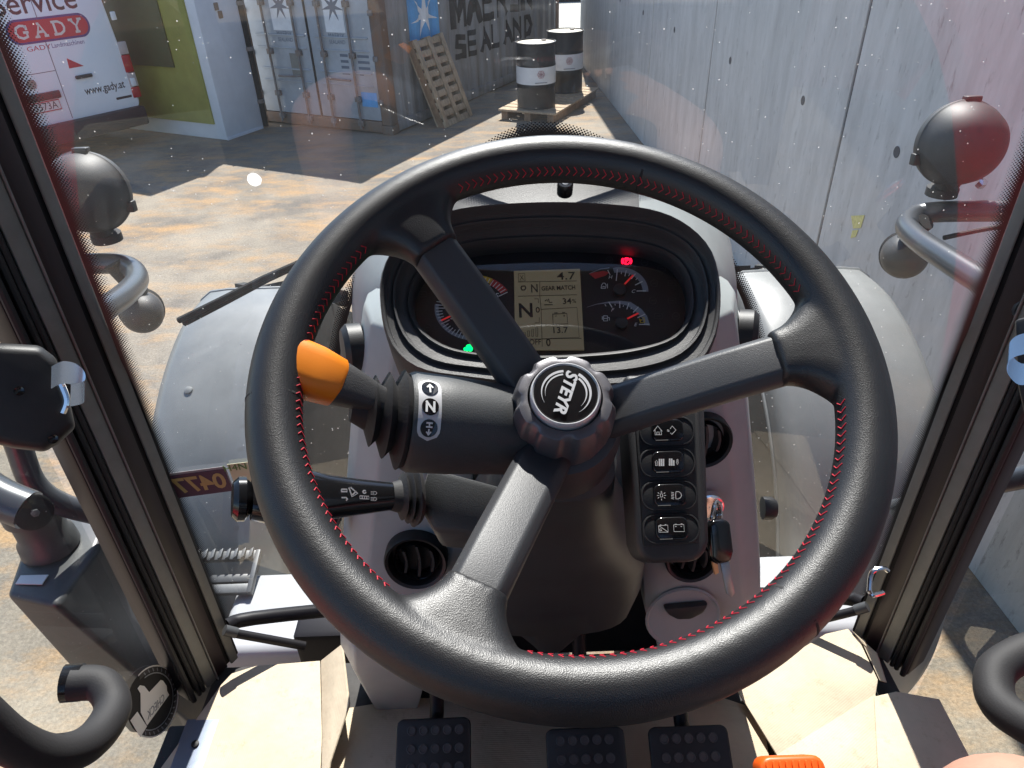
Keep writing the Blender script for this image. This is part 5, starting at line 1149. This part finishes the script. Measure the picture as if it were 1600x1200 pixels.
M_hand = mat('sticker_hand', (0.80, 0.80, 0.78), 0.6)
MB().prism(ku(*[z4(*p) for p in ((352, 680), (350, 500), (322, 455), (345, 425), (385, 432), (432, 490), (540, 375), (560, 380), (595, 430), (600, 480), (618, 515), (412, 800))]), kd, 0.0010, 0.0014).build('sticker', M_hand, DGL, smooth=False)
MB().prism(ku(*[z4(*p) for p in ((320, 672), (255, 755), (348, 912), (410, 810))]), kd, 0.0010, 0.0014).build('sticker', M_hand, DGL, smooth=False)
c1, c2 = kd.uv(*z4(550, 560)), kd.uv(*z4(435, 690)); ang_ = math.degrees(math.atan2(c1[1] - c2[1], c1[0] - c2[0]))
text('CHECK', kd, 0.020, M_grey_print, DGL, name='sticker_lettering', cx=(c1[0] + c2[0]) / 2, cy=(c1[1] + c2[1]) / 2, rot=ang_, mirror=True, lift=0.0016, sx=0.85)

# ---- outside: work lamps on rails
for s in (-1, 1):
    DL = 1.30
    if s > 0: o, rp, mp_, mr_ = at(1513, 228, d=1.45), ((1610, 484, 1.10), (1545, 446, 1.18), (1480, 405, 1.27), (1438, 377, 1.35), (1417, 354, 1.43), (1430, 337, 1.49), (1470, 331, 1.50), (1600, 329, 1.52)), (1414, 402), 0.040
    else: o, rp, mp_, mr_ = at(126, 306, d=1.45), ((90, 525, 1.10), (150, 490, 1.20), (193, 462, 1.29), (214, 438, 1.38), (205, 419, 1.45), (172, 412, 1.48), (70, 414, 1.50)), (222, 490), 0.038
    rail = MB().tube([at(p[0], p[1], d=p[2]) for p in rp], [0.0185] * 80, 18, smooth=8).build('lamp_rail', M_tubep, T)
    lf_ = Frame(o, (0, -1, 0.12)); q_ = 0.070 / 0.087
    lp = MB().lathe([(r_ * q_, h_ * q_) for r_, h_ in ((0.070, -0.065), (0.083, -0.055), (0.087, -0.040), (0.087, -0.034), (0.084, -0.030), (0.082, -0.01), (0.072, 0.018), (0.055, 0.040), (0.034, 0.054), (0.014, 0.060), (0.001, 0.061))], lf_, 56).build('work_lamp', M_lampp, T, auto=35)
    MB().tube([o + Vector((0, 0.015, -0.055)), o + Vector((0, 0.03, -0.086))], 0.019, 16).build('lamp_foot', M_rubber, lp)
    MB().lathe([(0.026, -0.010), (0.026, 0.004), (0.020, 0.009)], Frame(o + Vector((0, 0.032, -0.084)), (0, 0, 1)), 20).build('lamp_foot', M_rubber, lp)
    MB().lathe([(0.008, 0.0), (0.008, 0.012), (0.002, 0.013)], Frame(o + Vector((s * 0.055, 0.02, -0.075)), (0, -0.6, 0.8)), 6).build('bolt', M_chrome, lp)
    for a in (85, 200, -22): MB().obox(lf_.p(0.0705 * math.cos(R_(a)), 0.0705 * math.sin(R_(a)), -0.030), lf_.u * (0.003 + 0.010 * abs(math.sin(R_(a)))), lf_.v * (0.004 + 0.006 * abs(math.cos(R_(a)))), lf_.n * 0.008).build('lamp_clip', M_black, lp, bevel=0.002)
    ob = at(*mp_, d=1.48)
    lb_ = MB().lathe([(mr_ * 0.9, -0.05), (mr_, -0.03), (mr_ * 0.97, 0.0), (mr_ * 0.8, 0.022), (mr_ * 0.45, 0.034), (0.001, 0.038)], Frame(ob, (s * -0.45, -0.85, 0.25)), 32).build('marker_lamp', M_lampp, T)
    for k in range(3): MB().lathe([(mr_ * 1.0, -0.034 - 0.012 * k), (mr_ * 1.06, -0.036 - 0.012 * k), (mr_ * 1.0, -0.040 - 0.012 * k)], Frame(ob, (s * -0.45, -0.85, 0.25)), 32, cap=False).build('lamp_rib', M_rubber, lb_)
    MB().tube([ob + Vector((0, 0.02, 0.03)), at(rp[4][0] + s * 30, rp[4][1] - 8, d=1.46)], 0.016, 12).build('lamp_bracket', M_rubber, lb_)
    MB().tube([ob + Vector((s * 0.06, 0.0, 0.035)), ob + Vector((s * 0.14, 0.01, 0.045)), ob + Vector((s * 0.26, 0.0, 0.065))], 0.0045, 8, smooth=5).build('lamp_cable', M_rubber, lb_)
# ---- wiper
WP = [(262, 523), (330, 490), (400, 455), (470, 425), (540, 398)]
pts = []
for px, py in WP: x_, z_ = glass_pt(px, py); pts.append(V(x_, wy(x_, z_) + 0.035, z_))
wpr = MB().tube(pts, 0.0045, 8).build('wiper', M_gasket, T)
pts2 = [p + Vector((0, 0.012, -0.010 + 0.002 * i)) for i, p in enumerate(pts)]
MB().tube(pts2, 0.0055, 8).build('wiper_blade', M_rubber, wpr)
for i in range(7):
    t = 0.45 + i * 0.09; k = min(int(t * 4), 3); f_ = t * 4 - k; a = pts[k].lerp(pts[k + 1], f_); b_ = pts2[k].lerp(pts2[k + 1], f_); MB().tube([a, b_], 0.003, 6).build('wiper_link', M_gasket, wpr)
# ---- front fenders and wheels
YC, ZC = 2.02, -1.80
for s in (-1, 1):
    R0 = 0.835; xi, xo = (0.665, 1.13) if s > 0 else (0.655, 1.04)
    cs_ = [(xi, -0.075), (xi + 0.004, -0.04), (xi + 0.018, -0.014), (xi + 0.05, -0.002), (xi + 0.12, 0.0), (xo - 0.10, 0.0), (xo - 0.045, -0.006), (xo - 0.012, -0.03), (xo, -0.075)]
    lps = []
    for k in range(41):
        th = R_(86 + (196 - 86) * k / 40); e = 1.0
        taper = 0.0 if k > 4 else (4 - k) / 4 * 0.03
        lps.append([V(XM + s * x, YC + (R0 + dr - taper * 0.3) * math.cos(th), ZC + (R0 + dr - taper * 0.3) * math.sin(th)) for x, dr in cs_])
    fd = MB().loft(lps, cap=False, closed=False); 
    inner = [[p + Vector((0, 0, -0.006)) for p in lp_] for lp_ in lps]
    fo_ = fd.build('front_fender', M_body, T, auto=60)
    lip = MB().tube([lp_[0] for lp_ in lps], 0.006, 8).build('fender_lip', M_body, fo_); MB().tube([lp_[-1] for lp_ in lps], 0.006, 8).build('fender_lip', M_body, fo_)
    MB().tube([p + Vector((0, 0, -0.004)) for p in lps[0]], 0.009, 8).build('fender_lip', M_body, fo_)
    for px_, py_ in (((0.93), 118), ((0.72), 118)):
        th = R_(py_); MB().lathe([(0.012, 0), (0.011, 0.004), (0.004, 0.006), (0.001, 0.006)], Frame(V(XM + s * px_, YC + R0 * math.cos(th), ZC + R0 * math.sin(th)), (0, math.cos(th), math.sin(th))), 14).build('rivet', M_body, fo_)
    wf_ = Frame(V(XM + s * 0.84, YC, ZC + 0.02), (s, 0, 0), (0, 1, 0))
    tw = MB().lathe([(0.36, -0.15), (0.55, -0.17), (0.69, -0.15), (0.72, -0.08), (0.73, 0.0), (0.72, 0.08), (0.69, 0.15), (0.55, 0.17), (0.36, 0.15)], wf_, 56).build('front_wheel', M_tyre, T)
    MB().lathe([(0.37, -0.12), (0.37, 0.12), (0.30, 0.06), (0.10, 0.05), (0.01, 0.05)], wf_, 40).build('wheel_rim', M_lightgrey, tw)
    for k in range(22):
        a = 2 * math.pi * k / 22
        for hs in (-1, 1):
            a2 = a + (0.14 if hs > 0 else 0); c0_ = wf_.p(0.745 * math.cos(a2), 0.745 * math.sin(a2), hs * 0.075); er = wf_.u * math.cos(a2) + wf_.v * math.sin(a2); et = -wf_.u * math.sin(a2) + wf_.v * math.cos(a2)
            MB().obox(c0_, (wf_.n * hs + et * 0.9).normalized() * 0.10, (et - wf_.n * hs * 0.9).normalized() * 0.018, er * 0.028).build('lug', M_tyre, tw, smooth=False)
    # rear wheel fender beside the cab
    lps = []
    for k in range(15):
        th = R_(20 + 140 * k / 14); lps.append([V(XM + s * x, -0.75 + 1.15 * math.cos(th), -1.55 + dz_ + 1.15 * math.sin(th)) for x, dz_ in ((0.80, -0.03), (0.83, 0), (1.22, 0), (1.26, -0.04))])
    MB().loft(lps, cap=False, closed=False).build('rear_fender', M_redpaint, T)
    # light grey chassis plates below the glass
    MB().box((min(x_ for x_ in (XM + s * 0.22, XM + s * 0.74)), 1.00, H - 1.62), (max(x_ for x_ in (XM + s * 0.22, XM + s * 0.74)), 1.24, H - 1.36)).build('chassis_box', M_lightgrey, T, bevel=0.025, seg=3)
    MB().box((min(XM + s * 0.16, XM + s * 0.50), 0.90, H - 1.55), (max(XM + s * 0.16, XM + s * 0.50), 0.985, H - 1.18)).build('frame_bracket', M_pillar, T, bevel=0.012)
# hood ahead of the cab
hd = []
for y, a, zt in ((1.12, 0.27, -0.62), (1.5, 0.26, -0.64), (2.2, 0.24, -0.74), (2.75, 0.21, -0.92), (2.85, 0.17, -1.05)):
    hd.append([V(XM + a * c, y, zb) for c, zb in ((-1, -1.45), (-1, zt - 0.12), (-0.86, zt - 0.03), (-0.5, zt), (0.5, zt), (0.86, zt - 0.03), (1, zt - 0.12), (1, -1.45))])
MB().loft(hd).build('hood', M_body, T, bevel=0.01)
# folding step seen through the lower glass
stp = MB(); z_ = -1.26
so = at(362, 893, z=-1.33); F_ = Frame(so, (0, -0.25, 0.97))
STP = MB().box((-0.12, 0.030, -0.01), (0.055, 0.055, 0.006), F_).build('step', M_stepm, T, bevel=0.003)
MB().box((-0.12, -0.060, -0.01), (0.055, -0.035, 0.006), F_).build('tread', M_stepm, STP, bevel=0.003); MB().box((-0.12, -0.022, -0.03), (0.045, 0.0, -0.012), F_).build('tread', M_tank, STP, bevel=0.003)
MB().box((0.050, -0.06, -0.012), (0.062, 0.055, 0.008), F_).build('side_plate', M_stepm, STP, bevel=0.002)
for k in range(9): MB().obox(F_.p(-0.11 + 0.019 * k, 0.043, 0.010), F_.u * 0.004 + F_.v * 0.003, F_.v * 0.012, F_.n * 0.005).build('serration', M_stepm, STP, bevel=0.001)
# tank with filler neck and mirror rail outside the left door
tk_ = [at(*p, z=-1.0) for p in ((8, 930), (48, 815), (75, 790), (168, 815), (150, 860), (86, 948))]
TK = MB().loft([[p for p in tk_], [Vector((p.x + (-0.02 if i < 3 else 0.05), p.y + (0.10 if i < 4 else 0.13), p.z - 0.62)) for i, p in enumerate(tk_)]]).build('side_tank', M_tank, T, bevel=0.012, seg=3)
nk = at(78, 850, z=-0.99); nf = Frame(nk, (0, 0, 1))
MB().lathe([(0.052, -0.005), (0.050, 0.02), (0.043, 0.03), (0.043, 0.075), (0.050, 0.08), (0.050, 0.115), (0.044, 0.122), (0.002, 0.122)], nf, 32).build('filler_neck', M_tank, TK)
lbq = [at(*p, z=-0.997) for p in ((25, 913), (33, 900), (76, 899), (66, 914))]
MB().loft([[p for p in lbq], [p + Vector((0, 0, 0.002)) for p in lbq]]).build('tank_label', M_hand, TK, smooth=False)
tubepx(((10, 640, 1.50), (30, 700, 1.52), (52, 755, 1.54), (90, 785, 1.56), (150, 803, 1.60), (260, 830, 1.70)), 0.021, 'mirror_rail', M_tubep)
mr = tubepx(((-80, 690, 1.40), (-40, 750, 1.38), (0, 778, 1.36), (45, 797, 1.34)), [0.031] * 40, 'mirror_arm', M_tubep)
q = at(52, 800, d=1.33); MB().lathe([(0.027, -0.004), (0.028, 0.004), (0.023, 0.006), (0.001, 0.005)], Frame(q, (0.75, -0.55, 0.25)), 20).build('end_cap', M_black, mr); MB().lathe([(0.006, 0.004), (0.006, 0.011), (0.001, 0.012)], Frame(q, (0.75, -0.55, 0.25)), 6).build('bolt', M_steel, mr)
tubepx(((1400, 795, 1.75), (1480, 775, 1.65), (1540, 758, 1.6), (1620, 740, 1.55), (1700, 720, 1.5)), 0.021, 'mirror_rail', M_tubep)
ES = MB().box((XM - 0.95, 0.25, H - 1.36), (XM - 0.66, 0.66, H - 1.30)).build('entry_step', M_rubber, T, bevel=0.01)
for k in range(7): MB().box((XM - 0.94, 0.28 + 0.055 * k, H - 1.2995), (XM - 0.67, 0.30 + 0.055 * k, H - 1.288)).build('tread', M_tank, ES, bevel=0.003)
# orange hand lever at the seat console
hf = Frame(at(1240, 1200, z=-0.66), (0, -0.5, 0.866))
HL = MB().tube([hf.p(0, -0.02, -0.03), hf.p(0.02, -0.12, -0.2), V(0.30, 0.16, FZ)], 0.008, 10, smooth=4).build('hand_lever', M_pillar, T)
hg = MB().prism(rrect(-0.030, -0.06, 0.030, 0.010, 0.010, 4), hf, -0.03, 0.0).build('lever_grip', M_orange2, HL, bevel=0.004, seg=3)
for k in range(9): MB().box((-0.024 + 0.006 * k - 0.0012, -0.055, 0.0002), (-0.024 + 0.006 * k + 0.0012, 0.006, 0.0022), hf).build('grip_rib', M_orange2, HL, bevel=0.0008)
# seat
MB().box((XM - 0.25, -0.75, H - 0.78), (XM + 0.25, -0.22, H - 0.64)).build('seat_cushion', M_char, T, bevel=0.05, seg=4)
MB().box((XM - 0.23, -0.86, H - 0.70), (XM + 0.23, -0.74, H - 0.02)).build('seat_backrest', M_char, T, bevel=0.05, seg=4)
MB().box((XM - 0.18, -0.70, H + FZ), (XM + 0.18, -0.30, H - 0.78)).build('seat_base', M_black, T, bevel=0.02)

# ================================================================== LOOSE THINGS IN THE CAB
# ---- keys hanging from the ignition lock
K0_ = at(1112, 800, d=0.635)
kr = empty('key_bunch', K0_); tag(kr, 'black key fob with metal key hanging on a ring by the switch panel', 'keys')
rc = at(1116, 805, d=0.633)
for k in range(3):
    fr_ = Frame(rc + Vector((0.001 * k, 0, 0)), (0.85, -0.5, 0.1 + 0.12 * k), (0, 0, 1)); MB().loft([[fr_.p((0.0115 + 0.0011 * math.cos(t)) * math.cos(a), (0.0115 + 0.0011 * math.cos(t)) * math.sin(a), 0.0011 * math.sin(t)) for t in [2 * math.pi * j / 8 for j in range(8)]] for a in [2 * math.pi * i / 28 for i in range(28)]], ring=True).build('ring', M_chrome, kr)
kfb = Frame(at(1128, 850, d=0.628), (0.15, -0.85, 0.5))
def kq(*P): return [kfb.uv(*p) for p in P]
MB().prism(kq((1108, 822), (1114, 814), (1134, 812), (1142, 818), (1147, 862), (1143, 878), (1124, 882), (1112, 872)), kfb, -0.008, 0.0).build('fob', M_gloss, kr, bevel=0.0025, seg=3)
MB().prism(kq((1128, 882), (1142, 879), (1151, 928), (1146, 936), (1138, 930)), kfb, -0.005, -0.0028).build('key_blade', M_steel, kr, bevel=0.0004)
MB().prism(kq((1116, 880), (1124, 884), (1126, 897), (1120, 900)), kfb, -0.006, -0.003).build('tag', mat('brass', (0.55, 0.30, 0.15), 0.35, metal=0.8), kr)
MB().lathe([(0.017, -0.005), (0.017, 0.004), (0.013, 0.006), (0.001, 0.005)], Frame(at(1108, 790, y=0.625), (0, -0.98, 0.2)), 24).build('ignition_lock', M_chrome, CON)
# ---- cardboard
def sheet(name, label, polys, m, lift=0.0, thick=0.004):
    """polys: list of lists of (px, py, z) corners; first is the main panel"""
    P0 = [at(a, b_, z=c) for a, b_, c in polys[0]]; c_ = sum(P0, Vector()) / len(P0)
    e = empty(name, (c_.x, c_.y, min(p.z for p in P0))); tag(e, label, 'cardboard', 'cardboard sheets on the cab floor')
    for k, poly in enumerate(polys):
        P = [at(a, b_, z=c) for a, b_, c in poly]; n_ = Vector((0, 0, 0))
        for i in range(len(P)): n_ += (P[i] - P[0]).cross(P[(i + 1) % len(P)] - P[0])
        n_.normalize(); n_ = n_ if n_.z > 0 else -n_
        MB().loft([[p - n_ * thick for p in P], P]).build('panel' if k == 0 else 'flap', m if not isinstance(m, list) else m[min(k, len(m) - 1)], e, bevel=0.0012)
    return e
Z0 = FZ + 0.022
sheet('cardboard_sheet', 'sunlit cardboard sheet with a raised side flap, left of the pedals', [[(345, 1070, Z0), (362, 1052, Z0), (400, 1040, Z0), (500, 1032, Z0), (503, 1150, Z0), (497, 1300, Z0), (170, 1300, Z0), (240, 1215, Z0)],
      [(501, 1032, Z0), (534, 1006, Z0 + 0.05), (545, 1100, Z0 + 0.04), (515, 1190, Z0 + 0.012), (500, 1290, Z0), (503, 1150, Z0)]], [M_card, M_card])
sheet('cardboard_sheet', 'creased sunlit cardboard sheet to the right of the pedals', [[(1150, 1075, Z0), (1290, 990, Z0), (1325, 982, Z0), (1345, 1005, Z0), (1372, 1062, Z0), (1368, 1087, Z0), (1215, 1181, Z0)],
      [(1214, 1179, Z0 + 0.0015), (1368, 1084, Z0 + 0.0015), (1373, 1115, Z0 + 0.0015), (1380, 1320, Z0 + 0.0015), (1230, 1320, Z0 + 0.0015)], [(1330, 984, Z0 + 0.006), (1370, 1020, Z0 + 0.012), (1385, 1066, Z0 + 0.006), (1374, 1063, Z0 + 0.003), (1348, 1006, Z0 + 0.003)]], [M_card2, M_card2, M_card2])
sheet('cardboard_sheet', 'second cardboard sheet overlapping at the right sill, partly shaded', [[(1366, 1088, Z0 + 0.006), (1400, 1080, Z0 + 0.01), (1468, 1092, Z0 + 0.006), (1530, 1210, Z0 + 0.006), (1560, 1320, Z0 + 0.006), (1378, 1320, Z0 + 0.006)]], [M_card])
sheet('cardboard_sheet', 'cardboard sheet lying flat beneath the pedals', [[(520, 1110, FZ + 0.006), (640, 1090, FZ + 0.006), (1130, 1090, FZ + 0.006), (1190, 1110, FZ + 0.006), (1225, 1320, FZ + 0.006), (490, 1320, FZ + 0.006)]], [M_card3])

# ---- person on the seat: bare knees, grey shorts, dark top (mostly outside the picture)
def person():
    e = bpy.data.meshes.new('person'); vs_, ed_, rd_ = [], [], []
    def jv(p, r, par=None):
        vs_.append(tuple(V(*p))); rd_.append(r)
        if par is not None: ed_.append((par, len(vs_) - 1))
        return len(vs_) - 1
    pel = jv((XM, -0.52, -0.56), (0.15, 0.12)); sp1 = jv((XM, -0.55, -0.38), (0.14, 0.11), pel); sp2 = jv((XM, -0.56, -0.20), (0.155, 0.115), sp1); sp3 = jv((XM, -0.56, -0.04), (0.13, 0.09), sp2)
    nk_ = jv((XM, -0.55, 0.06), (0.055, 0.055), sp3); hd1 = jv((XM, -0.53, 0.14), (0.075, 0.085), nk_); hd2 = jv((XM, -0.52, 0.24), (0.078, 0.095), hd1); jv((XM, -0.52, 0.31), (0.05, 0.06), hd2)
    knees = ((-1, (-0.30, -0.03, -0.50)), (1, (0.335, 0.222, -0.500)))
    for s, k in knees:
        hp = jv((XM + s * 0.10, -0.46, -0.57), (0.085, 0.085), pel); m1 = jv(((XM + s * 0.10 + k[0]) / 2, (-0.46 + k[1]) / 2, -0.545), (0.078, 0.078), hp)
        kn = jv(k, (0.060, 0.062), m1); k2 = jv((k[0], k[1] + 0.012, k[2] - 0.06), (0.055, 0.058), kn); cf = jv((k[0] - 0.005, k[1] - 0.02, k[2] - 0.20), (0.052, 0.056), k2); an = jv((k[0], k[1] - 0.02, FZ + 0.10), (0.036, 0.04), cf)
        hl = jv((k[0], k[1] - 0.03, FZ + 0.055), (0.042, 0.05), an); jv((k[0] + s * 0.02, k[1] + 0.09, FZ + 0.045), (0.046, 0.036), hl)
        sh = jv((XM + s * 0.17, -0.55, -0.06), (0.06, 0.06), sp3); el = jv((XM + s * 0.25, -0.42, -0.30), (0.042, 0.042), sh); wr = jv((XM + s * 0.16, -0.20, -0.43), (0.028, 0.026), el); pm = jv((XM + s * 0.14, -0.13, -0.44), (0.036, 0.018), wr)
        for f_ in range(4):
            b0 = jv((XM + s * 0.14 + (f_ - 1.5) * 0.019, -0.085, -0.442), (0.0088, 0.0088), pm); b1 = jv((XM + s * 0.14 + (f_ - 1.5) * 0.020, -0.055, -0.448), (0.0084, 0.0084), b0); jv((XM + s * 0.14 + (f_ - 1.5) * 0.020, -0.025 - 0.008 * abs(f_ - 1.4), -0.462), (0.0078, 0.0078), b1)
        t0 = jv((XM + s * 0.14 - s * 0.038, -0.125, -0.45), (0.010, 0.010), pm); jv((XM + s * 0.14 - s * 0.05, -0.09, -0.46), (0.009, 0.009), t0)
    e.from_pydata(vs_, ed_, []); o_ = bpy.data.objects.new('tmp', e); col.objects.link(o_)
    o_.modifiers.new('sk', 'SKIN'); 
    for i, r_ in enumerate(rd_): e.skin_vertices[0].data[i].radius = r_
    e.skin_vertices[0].data[0].use_root = True
    sb = o_.modifiers.new('ss', 'SUBSURF'); sb.levels = 3; sb.render_levels = 3
    me_ = bpy.data.meshes.new_from_object(o_.evaluated_get(bpy.context.evaluated_depsgraph_get())); bpy.data.objects.remove(o_); me_.name = 'person'
    skin = mat('skin', (0.44, 0.235, 0.17), 0.5, var=0.12, vscale=30, bump=0.15, bscale=200, spec=0.4); shorts = mat('shorts', (0.13, 0.16, 0.21), 0.9); shirt = mat('shirt', (0.05, 0.05, 0.06), 0.9); shoe = mat('shoe', (0.05, 0.045, 0.04), 0.7)
    for m_ in (skin, shorts, shirt, shoe): me_.materials.append(m_)
    for pl in me_.polygons:
        c_ = pl.center; z = c_.z - H; ax_ = abs(c_.x - XM)
        dk = min((c_ - V(*k)).length for _, k in knees)
        if z < FZ + 0.10: pl.material_index = 3
        elif z > 0.035 or (ax_ > 0.10 and z > -0.5 and c_.y > -0.40 and dk > 0.18 and z > -0.47 and c_.y > -0.40 and c_.z - H > -0.475 and ax_ < 0.30): pl.material_index = 0
        elif z > -0.42: pl.material_index = 2
        elif z < -0.62: pl.material_index = 0
        elif dk < 0.17: pl.material_index = 0
        else: pl.material_index = 1
    po = link('person', me_, None, None, auto=180); tag(po, 'person at the wheel, one bare knee showing at the lower right corner', 'person')
person()
